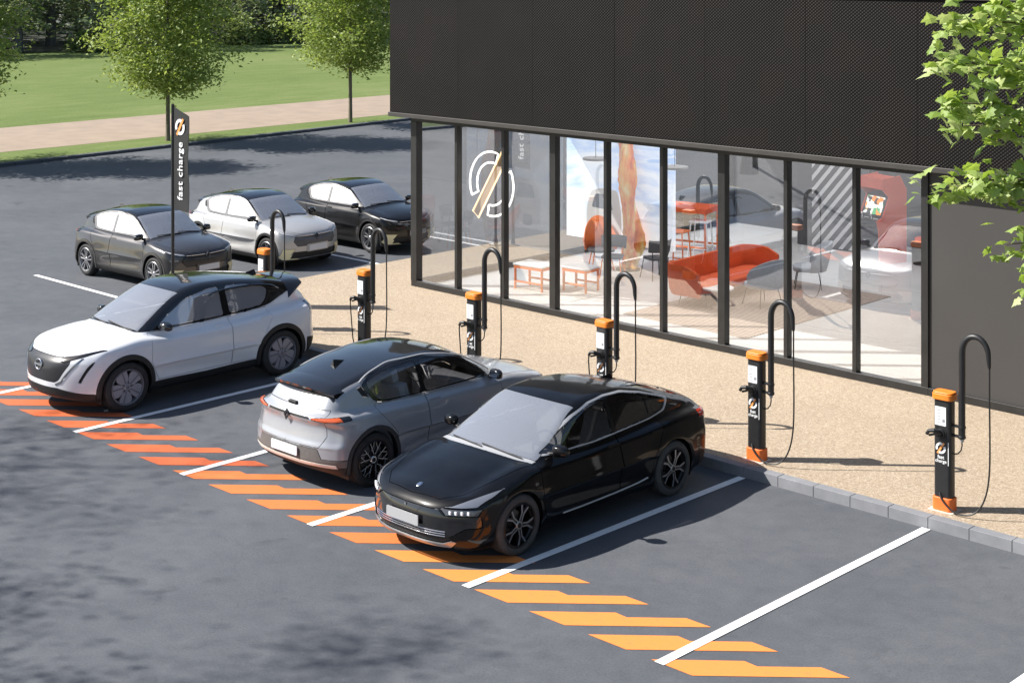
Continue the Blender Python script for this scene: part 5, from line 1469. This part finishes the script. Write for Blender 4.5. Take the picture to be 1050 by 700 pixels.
# ------------------------------------------------------------------ chargers
M_CH = simple('charger_black', (.016, .016, .017), .42, noise=.15, nscale=12)
M_CHO = simple('charger_orange', (.78, .215, .022), .45, noise=.05, nscale=8)
M_CHOB = simple('charger_orange_base', (.74, .16, .03), .5, noise=.08, nscale=8)
M_SCR = simple('charger_label_white', (.74, .75, .76), .3)
M_INK = simple('label_ink', (.25, .26, .28), .5)
M_MARKW = simple('mark_white', (.80, .80, .80), .5)
M_MARKO = simple('mark_orange', (.85, .34, .10), .5)
M_CABLE = simple('cable_black', (.014, .014, .014), .5)
def ring_mark(parent, M, r, wmat, omat, z=.003, part='logo'):
    """two half rings crossed by a slanted bar"""
    m = MB()
    band_strip(m, r*.60, r, 62, 205, M, 0, z); band_strip(m, r*.60, r, -118, 25, M, 0, z)
    m.mi = 1
    m.prism([(-.82*r, -.92*r), (-.50*r, -1.10*r), (.82*r, .92*r), (.50*r, 1.10*r)], 0, z, M)
    return m.build(part, [wmat, omat], parent, smooth=False)

def build_charger(label, group):
    o = thing('charging_post', label, 'charger', (0, 0, 0), 0, group)
    m = MB(); m.prism(rrect(.225, .15, .045, 5), .165, 1.335); m.build('body', M_CH, o, bevel=.004)
    m = MB(); m.prism([(p[0]*1.0, p[1]*1.0) for p in rrect(.258, .185, .05, 5)], 0, .165); m.build('base', M_CHOB, o, bevel=.012)
    m = MB(); m.prism(rrect(.33, .25, .03, 4), -.02, .006); m.build('base_plate', simple('base_plate_pale', (.55, .50, .44), .8) if 'base_plate_pale' not in MAT else MAT['base_plate_pale'], o)
    m = MB(); m.prism(rrect(.27, .195, .06, 5), 1.335, 1.41); m.prism(rrect(.255, .18, .055, 5), 1.4105, 1.43); m.build('cap', M_CHO, o, bevel=.01)
    F = frame((0, -.0755, 0), (1, 0, 0), (0, 0, 1))
    m = MB(); m.prism([(p[0]-.015, p[1]+1.14) for p in rrect(.145, .225, .008)], 0, .004, F); s = m.build('screen', M_SCR, o)
    m = MB(); rs = random.Random(4)
    for k_ in range(5): m.prism([(-.07+.0, 1.215-.036*k_), (-.07+rs.uniform(.04, .10), 1.215-.036*k_), (-.07+.05, 1.207-.036*k_), (-.07, 1.207-.036*k_)], .004, .005, F)
    m.prism([(.01, 1.07), (.045, 1.07), (.045, 1.11), (.01, 1.11)], .004, .005, F)
    m.build('printed_lines', M_INK, s, smooth=False)
    # connector in its holster
    m = MB(); m.lathe([(.058, -.01), (.062, .012), (.055, .03), (.046, .032), (.044, .012)], 20, F @ Matrix.Translation((-.01, .93, 0)), cap=False)
    m.prism([(p[0]-.01, p[1]+.93) for p in rrect(.15, .14, .05)], -.01, .008, F); m.build('holster', M_CH, o)
    m = MB(); m.tube([(-.01, -.07, .93), (-.02, -.13, .955), (-.05, -.185, .985), (-.10, -.20, .975), (-.135, -.19, .93)], [.036, .034, .027, .023, .02], 12)
    m.tube([(-.035, -.15, .94), (-.075, -.16, .925), (-.12, -.165, .91)], .014, 8)
    m.build('connector', M_CABLE, o)
    ring_mark(o, F @ Matrix.Translation((-.012, .755, 0)), .066, M_MARKW, M_MARKO)
    text('lettering', 'fast', .062, M_MARKW, F @ Matrix.Translation((-.010, .648, .001)), o, extrude=.001)
    text('lettering', 'charge', .056, M_MARKW, F @ Matrix.Translation((-.010, .600, .001)), o, extrude=.001)
    m = MB(); m.prism([(.084, .56), (.092, .56), (.092, .84), (.084, .84)], 0, .003, F); m.build('light_strip', M_MARKW, o, smooth=False)
    # swan neck cable arm held beside the post
    px, py = .225, .0
    m = MB(); pts = [(px, py, .90), (px, py, 1.3), (px, py, 1.7), (px, py, 1.93)]
    for k_ in range(1, 15):
        a = PI-PI*.93*k_/14; pts.append((px+.17+.17*math.cos(a), py, 1.93+.215*math.sin(a)))
    pts += [(px+.345, py, 1.86), (px+.352, py, 1.80)]
    rad = [.041]*4+[.041-.0007*k_ for k_ in range(14)]+[.026, .018]
    m.tube(pts, rad, 14); arm = m.build('cable_arm', M_CH, o)
    m = MB(); m.lathe([(.042, .90), (.047, .905), (.047, .93), (.042, .935), (.039, .935), (.039, 1.02), (.048, 1.025), (.048, 1.05), (.037, 1.055)], 16, Matrix.Translation((px, py, 0)))
    for zz in (.918, 1.037): m.bounds(.11, px-.03, -.022, .022, zz-.012, zz+.012)
    m.build('bracket', M_CH, arm)
    m = MB(); m.lathe([(.02, .86), (.026, .87), (.026, .905)], 12, Matrix.Translation((px, py, 0))); m.build('cable_gland', simple('gland_grey', (.4, .4, .4), .4) if 'gland_grey' not in MAT else MAT['gland_grey'], arm)
    m = MB(); m.tube([(px, py, .865), (px+.002, py, .82), (px-.01, py-.0, .76), (px-.05, py, .71), (px-.10, py, .695), (.105, py, .70)], .0085, 8)
    e = px+.354
    lp = [(e, py, 1.81), (e, py, 1.4), (e+.005, py, .9), (e+.002, py-.01, .55), (e-.03, py-.03, .30), (e-.10, py-.055, .13), (e-.20, py-.085, .045), (e-.33, py-.115, .03), (e-.45, py-.125, .07), (e-.55, py-.118, .15), (e-.60, py-.085, .205), (e-.61, py-.06, .215)]
    # smooth the loop
    sm = []
    for i in range(len(lp)-1):
        p0, p1, p2, p3 = [Vector(lp[max(0, min(len(lp)-1, i+d))]) for d in (-1, 0, 1, 2)]
        for t in (0, .25, .5, .75): sm.append(.5*((2*p1)+(-p0+p2)*t+(2*p0-5*p1+4*p2-p3)*t*t+(-p0+3*p1-3*p2+p3)*t**3))
    sm.append(Vector(lp[-1]))
    m.tube(sm, .0105, 8); m.build('cable', M_CABLE, o)
    m = MB(); cp = [(-.135, -.19, .93), (-.15, -.18, .85), (-.148, -.15, .5), (-.145, -.13, .28), (-.13, -.11, .15), (-.10, -.08, .11)]
    m.tube(cp, .010, 8); m.build('plug_cable', M_CABLE, o)
    return o
CG = 'orange capped charging posts'
labs = ['charging post half hidden behind the roof of the white crossover', 'charging post just beyond the tail of the white crossover', 'charging post rising above the grey hatchback, in front of the neon ring sign',
        'charging post rising behind the roof of the black saloon', 'charging post beside the tail of the black saloon', 'charging post in front of the plain dark wall']
c0 = None
for i, x_ in enumerate((-10.81, -8.06, -5.43, -2.74, -.07, 2.68)):
    if c0 is None: c = c0 = build_charger(labs[0], CG)
    else:
        c = copy_tree(c0); c['label'] = labs[i]
        if i > 3:
            for ch in list(c.children):
                if ch.name.startswith('plug_cable'): bpy.data.objects.remove(ch)
    c.location = (x_+.005, .40, .13)
    c.rotation_euler = (0, 0, R((0, -1.5, .8, 0, 0, 1.0)[i]))

# ------------------------------------------------------------------ banner flags
M_BAN = simple('banner_black', (.014, .014, .0145), .7, noise=.25, nscale=3, bump=.2, bscale=12)
def build_flag(label):
    o = thing('banner_flag', label, 'flag', (0, 0, 0), 0, 'fast charge banner flags')
    m = MB(); m.tube([(0, 0, 0), (0, 0, 3.84)], .032, 12); m.build('pole', M_CH, o)
    m = MB(); m.lathe([(.16, 0), (.16, .02), (.05, .03), (.05, .12), (.034, .13)], 20); m.build('base', M_CH, o)
    m = MB(); vs = []; n = 10; q = 24; H0, H1 = 1.83, 3.80
    for side_ in (-1, 1):
        for j in range(q+1):
            for i in range(n+1):
                u = i/n; t = j/q
                z_ = H0-.02*u+(H1-.16*u**1.0-H0+.02*u)*t
                vs.append((.03+.50*u, .014*math.sin(u*6+t*9)*u+side_*.004, z_))
    st_ = (n+1)*(q+1)
    fs = []
    for j in range(q):
        for i in range(n):
            a = j*(n+1)+i; fs.append((a, a+1, a+n+2, a+n+1)); fs.append((st_+a, st_+a+n+1, st_+a+n+2, st_+a+1))
    m.add(vs, fs); m.build('banner', M_BAN, o)
    F = frame((.28, -.019, 0), (1, 0, 0), (0, 0, 1))
    ring_mark(o, F @ Matrix.Translation((-.01, 3.42, 0)), .155, M_MARKW, M_MARKO, .003)
    T = F @ Matrix.Translation((0, 2.58, .0)) @ Matrix.Rotation(R(90), 4, 'Z')
    text('lettering', 'fast charge', .235, M_MARKW, T, o, extrude=.0015, spacing=1.08)
    return o
f1 = build_flag('black fast charge banner flag standing in front of the dark grey hatchback')
f1.location = (-13.71, .40, .13)
f2 = copy_tree(f1); f2['label'] = 'black fast charge banner flag seen through the glass beside the neon sign'
f2.location = (-13.31, 9.4, .13)

# ------------------------------------------------------------------ cars
CM['sidewin'] = CM['glass']
CM['sidewin'] = glass('car_glass_pale', (.40, .41, .43), .35, sky_sheen=((.6, .6, .64), .28))  # grey diffuse share painted in as a sky reflection
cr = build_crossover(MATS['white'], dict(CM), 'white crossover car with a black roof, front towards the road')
cr.location = (-9.33, -2.51, 0); cr.rotation_euler = (0, 0, R(-90)); cr.scale = (1.04, 1.03, 1.0)
CM['sidewin'] = CM['glass']
sa = build_saloon(MATS['blackpaint'], dict(CM), 'glossy black saloon car with bright window trim, parked nose towards the road')
sa.location = (-1.13, -2.59, 0); sa.rotation_euler = (0, 0, R(-90)); sa.scale = (1.02, 1.02, 1.0)
HG = 'hatchbacks of the same kind'
def hatch_kit(kind):
    m = dict(CM)
    if kind == 'front': m.update(roofline=CM['chrome'], grille=MATS['silver'], bumper=CM['bumper'], archmat=MAT['arch_grey'], dark=simple('interior_pale', (.32, .31, .31), .8, noise=.15, nscale=20))
    if kind == 'darkgrey': m.update(grille=CM['grille'], archmat=MATS['darkgrey'], surround=MATS['greytrim'], sidewin=CM['glass_sky_sheen'], badge=MAT['badge_grey'])
    if kind == 'lightsilver': m.update(grille=MAT['grille_silver'], archmat=CM['black'], surround=MATS['greytrim'], sidewin=CM['glass_sky_sheen'])
    if kind == 'blackbrown': m.update(grille=CM['gloss'], archmat=MATS['darkgrey'], surround=MATS['greytrim'], sidewin=CM['glass_sky_sheen'], badge=MAT['badge_grey'])
    return m
simple('arch_grey', (.035, .035, .038), .5); simple('badge_grey', (.10, .10, .105), .3, metal=.7); simple('grille_silver', (.10, .105, .12), .35, metal=.4, noise=.2, nscale=60)
MATS['greytrim'] = simple('pillar_grey', (.22, .215, .21), .4, metal=.3)
hf = build_hatch(MATS['silver'], hatch_kit('front'), label='blue grey hatchback car seen from behind, plugged in nose first', group=HG, blade='copper', rims=('multi', 'alloydark', 'alloyface'))
hf.location = (-4.07, -2.22, 0); hf.rotation_euler = (0, 0, R(90)); hf.scale = (1.03, 1.02, 1.0)
for kind, paint_, lab, loc, rz in (('darkgrey', 'darkgrey', 'dark grey hatchback car behind the banner flag', (-16.75, 1.93, 0), 3), ('lightsilver', 'lightsilver', 'silver hatchback car between the dark grey and the black one', (-16.95, 4.95, 0), 2.5), ('blackbrown', 'blackbrown', 'black hatchback car nearest the corner of the building', (-16.75, 7.75, 0), 2.0)):
    h = build_hatch(MATS[paint_], hatch_kit(kind), label=lab, group=HG, blade='gold', rims=('five', 'alloy', 'alloyface'))
    h.location = loc; h.rotation_euler = (0, 0, R(rz)); h.scale = (.89, .98, 1.0)
# ------------------------------------------------------------------ vegetation
def leaf_mesh(name, P, size, mat, rng, shape='rhomb', up=.55, droop=0.0):
    n = len(P)
    nrm = rng.normal(size=(n, 3)); nrm /= np.linalg.norm(nrm, axis=1, keepdims=True); nrm[:, 2] = np.abs(nrm[:, 2])+up; nrm /= np.linalg.norm(nrm, axis=1, keepdims=True)
    a = rng.normal(size=(n, 3)); a[:, 2] -= droop
    t = a-nrm*(a*nrm).sum(1, keepdims=True); t /= np.linalg.norm(t, axis=1, keepdims=True)
    b = np.cross(nrm, t)
    s = size*rng.uniform(.65, 1.25, (n, 1))
    if shape == 'rhomb':
        pts = [(-.5, 0, 0), (-.05, .27, .06), (.5, 0, -.04), (-.05, -.27, .06)]
        F = [(0, 1, 2), (0, 2, 3)]
    else:      # five lobed leaf, slightly cupped
        half = [(-.42, .0), (-.36, .10), (-.40, .34), (-.17, .26), (-.06, .52), (.10, .38), (.16, .26), (.30, .20), (.34, .12), (.60, 0)]
        pts = [(x, y, -.22*abs(y)-.15*max(0, x)) for x, y in half]+[(x, -y, -.22*abs(y)-.15*max(0, x)) for x, y in half[1:-1][::-1]]
        pts = [(-.05, 0, .03)]+pts
        k = len(pts); F = [(0, i, i+1) for i in range(1, k-1)]+[(0, k-1, 1)]
    k = len(pts)
    V = np.zeros((n, k, 3))
    for i, (x, y, z) in enumerate(pts): V[:, i] = P+s*(t*x+b*y+nrm*z)
    Fa = np.concatenate([np.arange(n)[:, None]*k+np.array(f)[None] for f in F])
    return np_mesh(name, V.reshape(-1, 3), Fa, mat, None, False)

def street_tree(name, label, loc, rng, mats, h0=2.0, crown_h=5.8, rad=2.45, n=12000, leaf=.135, group=None, trunk=.075, rz=0, tips=84, spread=1.0):
    o = thing(name, label, 'tree', loc, rz, group)
    top = h0+crown_h
    m = MB()
    tp = [(0, 0, -.1), (.01, .0, .8), (-.015, .01, h0), (.02, -.02, h0+crown_h*.45), (0, .01, top-.6)]
    m.tube(tp, [trunk*1.25, trunk, trunk*.92, trunk*.55, .012], 12)
    C_ = []
    for i in range(tips):
        t = (i+.5)/tips; z = h0+.12+(crown_h-.2)*t**.92
        a = i*2.399963+rng.uniform(-.4, .4)
        prof = (.58+.42*math.sin(min(1, t/.30)*PI*.5)) if t < .30 else (1-((t-.30)/.74)**2.2)**.55
        r = rad*max(.10, prof)*rng.uniform(.55, 1.08)
        tip = np.array([r*math.cos(a), r*math.sin(a), z+rng.uniform(-.15, .25)])
        z0 = max(h0-.1, z-.35*r-.25); base = np.array([0, 0, z0])
        mid = base*.5+tip*.5+np.array([0, 0, .12*r])
        m.tube([base, mid, tip], [max(.010, trunk*.30*(1-t*.6)), .010, .004], 5)
        C_.append((base, mid, tip, r))
    m.build('trunk', mats[1], o)
    P = []
    per = n//tips
    for base, mid, tip, r in C_:
        u = rng.beta(2.2, 1.0, per)[:, None]
        c = np.where(u < .5, base+(mid-base)*u*2, mid+(tip-mid)*(u-.5)*2)
        sp = (.16+.20*min(1.0, r))*spread
        P.append(c+rng.normal(size=(per, 3))*np.array([sp, sp, sp*.55]))
    me = leaf_mesh('crown', np.concatenate(P), leaf, mats[0], rng)
    link_mesh('crown', me, o)
    return o
ML1 = mat_leaf('leaf_lime', (.15, .22, .05), (.22, .30, .075), (.34, .41, .15), .38)
MB1 = mat_bark('bark_grey', (.17, .145, .11))
rng = np.random.default_rng(11)
TG = 'young street trees on the grass verge'
t1 = street_tree('street_tree', 'young round crowned street tree right behind the banner flag', (-37.35, 16.0, .09), rng, (ML1, MB1), 1.75, 6.6, 3.0, 26000, .165, TG)
t2 = street_tree('street_tree', 'young street tree with a bare thin trunk near the building corner', (-37.6, 24.9, .09), rng, (ML1, MB1), 2.15, 6.4, 2.8, 24000, .165, TG)
t3 = copy_tree(t1); t3.location = (-37.0, 7.1, .09); t3.rotation_euler = (0, 0, 2.1); t3['label'] = 'street tree cut off by the edge of the photo, only branch ends showing'
# big shade trees standing outside the frame; their shadows cross the asphalt
MLS = mat_leaf('leaf_shade', (.05, .10, .02), (.08, .15, .03), (.12, .2, .05), .3)
sh = street_tree('shade_tree', 'tall loose crowned tree just outside the frame, shading the nearest asphalt', (-10.6, -17.9, 0), rng, (MLS, MB1), 7.0, 8.0, 4.6, 5200, .11, 'shade trees around the car park', .085, 0, 15, 1.35)
sh2 = copy_tree(sh); sh2.location = (-18.0, -15.9, 0); sh2.scale = (.95, .95, 1); sh2.rotation_euler = (0, 0, 1.3); sh2['label'] = 'tall loose crowned tree outside the frame, shading the asphalt ahead of the crossover'

# maple reaching in from beside the frame
ML2 = mat_leaf('maple_leaf', (.20, .30, .065), (.31, .41, .12), (.46, .53, .25), .42)
mp_ = thing('maple_tree', 'maple tree with bright green lobed leaves hanging into view in front of the building', 'tree', (9.6, .95, .13))
rng = np.random.default_rng(5)
O = np.array([9.6, .95, .13])
m = MB(); m.tube([(0, 0, -.1), (.03, .02, 1.5), (-.05, .05, 3.2), (-.1, 0, 5.0), (-.05, .05, 7.6)], [.24, .19, .17, .12, .03], 14)
tips = [(5.15, -4.46, 6.24), (4.97, -4.35, 5.87), (5.09, -4.52, 5.51), (5.0, -4.19, 5.27), (5.04, -4.56, 4.78), (5.33, -4.28, 4.83), (5.62, -4.28, 4.30), (5.86, -4.32, 3.99), (5.3, -3.76, 5.80), (5.49, -4.13, 6.35), (5.73, -3.89, 6.0), (5.75, -3.95, 5.21), (5.85, -3.85, 4.65),
        (5.6, -4.6, 6.7), (6.1, -4.3, 6.9), (5.4, -3.6, 6.9)]
for k_ in range(60):
    a = k_*2.4; rr_ = 5.8*rng.uniform(.45, 1.0)
    t_ = np.array([9.6+rr_*math.cos(a), .95+rr_*math.sin(a), rng.uniform(4.4, 9.0)])
    if t_[0] < 6.6 and t_[1] < -1.5: continue
    tips.append(tuple(t_))
tips = [(p[0]+.16, p[1]+.15, p[2]) if i < 16 else p for i, p in enumerate(tips)]
LP = []
def bez(a, b, c, t): return (1-t)**2*a+2*t*(1-t)*b+t*t*c
for i, tp in enumerate(tips):
    tip = np.array(tp)-O; base = np.array([-.05, .02, min(7.0, max(2.6, tip[2]*.62+rng.uniform(-.3, .3)))])
    mid = base*.45+tip*.55; mid[2] += .9
    ts = np.linspace(0, 1, 12); pts = [bez(base, mid, tip, t) for t in ts]
    ln = np.linalg.norm(tip-base)
    m.tube(pts, [.030*(1-t)+.005 for t in ts], 6)
    nb = 150 if i < 16 else 85
    u = 1-rng.beta(1.0, 2.6, nb)*.62
    c = np.stack([bez(base, mid, tip, t) for t in u])
    off = rng.normal(size=(nb, 3))*np.array([.15, .15, .12])*(1.35-u)[:, None]*1.9
    LP.append(c+off+np.array([0, 0, -.03]))
m.build('trunk', mat_bark('bark_brown', (.14, .11, .085)), mp_)
me = leaf_mesh('crown', np.concatenate(LP), .145, ML2, rng, 'maple', .45, .6); link_mesh('crown', me, mp_)

# wood beyond the lawn
MLF = mat_leaf('leaf_wood', (.16, .205, .10), (.22, .27, .13), (.30, .35, .18), .25)
MBF = mat_bark('bark_dark', (.13, .125, .13))
rng = np.random.default_rng(21)
def wood_tree(name, label, loc, group, low, n, rad=3.6, hh=11, tr=.33, leaf=.42):
    o = thing(name, label, 'tree', loc, 0, group)
    m = MB(); lean = rng.uniform(-.3, .3)
    m.tube([(0, 0, -.2), (lean*.2, .05, 2), (lean*.5, 0, 5), (lean, .1, hh)], [tr*1.25, tr, tr*.8, .05], 12)
    C_ = []
    for i in range(34):
        t = (i+.5)/34; z = low+(hh-low)*t; a = i*2.4+rng.uniform(-.5, .5); r = rad*rng.uniform(.5, 1.1)*(1-.55*t*t)
        tip = np.array([r*math.cos(a), r*math.sin(a), z-.1*r]); base = np.array([lean*z/hh, 0, z+.2])
        m.tube([base, (base+tip)/2+np.array([0, 0, .2]), tip], [.07, .04, .01], 5); C_.append((base, tip))
    m.build('trunk', MBF, o)
    per = n//34; P = []
    for b_, t_ in C_:
        u = rng.beta(2, 1, per)[:, None]; P.append(b_+(t_-b_)*u+rng.normal(size=(per, 3))*np.array([.55, .55, .28]))
    link_mesh('crown', leaf_mesh('crown', np.concatenate(P), leaf, MLF, rng, up=.9), o)
    return o
variants = []
WG = 'trees at the edge of the wood'
kinds = [('broad woodland tree with low hanging foliage at the edge of the lawn', 1.2), ('woodland tree with a bare dark trunk at the edge of the lawn', 3.0), ('woodland tree with tiered spreading branches at the edge of the lawn', 1.9)]
k_ = 0
for row, (dx, cnt, y0, dy) in enumerate(((0, 9, 27, 6.2), (-7, 10, 27, 6.0), (-14, 11, 27, 6.0))):
    for i in range(cnt):
        y_ = y0+i*dy+rng.uniform(-1.2, 1.2); x_ = -91.5+dx+.06*(y_-38)+rng.uniform(-1.4, 1.4)
        v = k_ % 3; k_ += 1
        lab = kinds[v][0] if row == 0 else ['dark woodland tree deeper in the wood, behind the first row', 'dark woodland tree deep in the wood, in the last row'][row-1]
        if len(variants) < 3:
            o = wood_tree('woodland_tree', lab, (x_, y_, .09), WG, kinds[v][1], 2600); variants.append(o)
        else:
            o = copy_tree(variants[v]); o.location = (x_, y_, .09); o.rotation_euler = (0, 0, rng.uniform(0, 6.28)); s_ = rng.uniform(.85, 1.2); o.scale = (s_, s_, s_); o['label'] = lab
        o['group'] = WG if row == 0 else ['trees in the second row of the wood', 'trees in the last row of the wood'][row-1]
MLBU = mat_leaf('leaf_bush', (.14, .19, .07), (.19, .25, .09), (.25, .31, .13), .3)
b0 = None
for i, (y_, s_) in enumerate(((29, 1.0), (36, .8), (43.5, 1.0), (47, .7), (52.5, 1.1), (57, 1.25), (60.5, 1.35), (64.5, 1.1), (69, 1.25), (74, 1.0))):
    loc = (-89.6+.06*(y_-38)+rng.uniform(-.6, .6), y_, .09)
    lab = 'round green bush at the edge of the wood beyond the lawn'
    if b0 is None:
        b0 = thing('bush', lab, 'bush', loc, 0, 'bushes along the edge of the wood')
        n_ = 1500; d = rng.normal(size=(n_, 3)); d /= np.linalg.norm(d, axis=1, keepdims=True); d[:, 2] = np.abs(d[:, 2]); rr_ = rng.uniform(.55, 1.0, (n_, 1))
        lump = 1+.28*np.sin(d[:, :1]*5+1)*np.cos(d[:, 1:2]*4)
        link_mesh('foliage', leaf_mesh('foliage', d*rr_*lump*np.array([1.5, 1.7, 1.7])+np.array([0, 0, .1]), .28, MLBU, rng, up=.8), b0)
        m = MB()
        for q in range(5): m.tube([(0, 0, 0), (.4*math.cos(q*1.3), .4*math.sin(q*1.3), 1.0)], [.04, .015], 6)
        m.build('stem', MBF, b0); o = b0
    else:
        o = copy_tree(b0); o.location = loc
    o.scale = (s_, s_, s_); o.rotation_euler = (0, 0, rng.uniform(0, 6.28))
# the dark wood behind them, one mass
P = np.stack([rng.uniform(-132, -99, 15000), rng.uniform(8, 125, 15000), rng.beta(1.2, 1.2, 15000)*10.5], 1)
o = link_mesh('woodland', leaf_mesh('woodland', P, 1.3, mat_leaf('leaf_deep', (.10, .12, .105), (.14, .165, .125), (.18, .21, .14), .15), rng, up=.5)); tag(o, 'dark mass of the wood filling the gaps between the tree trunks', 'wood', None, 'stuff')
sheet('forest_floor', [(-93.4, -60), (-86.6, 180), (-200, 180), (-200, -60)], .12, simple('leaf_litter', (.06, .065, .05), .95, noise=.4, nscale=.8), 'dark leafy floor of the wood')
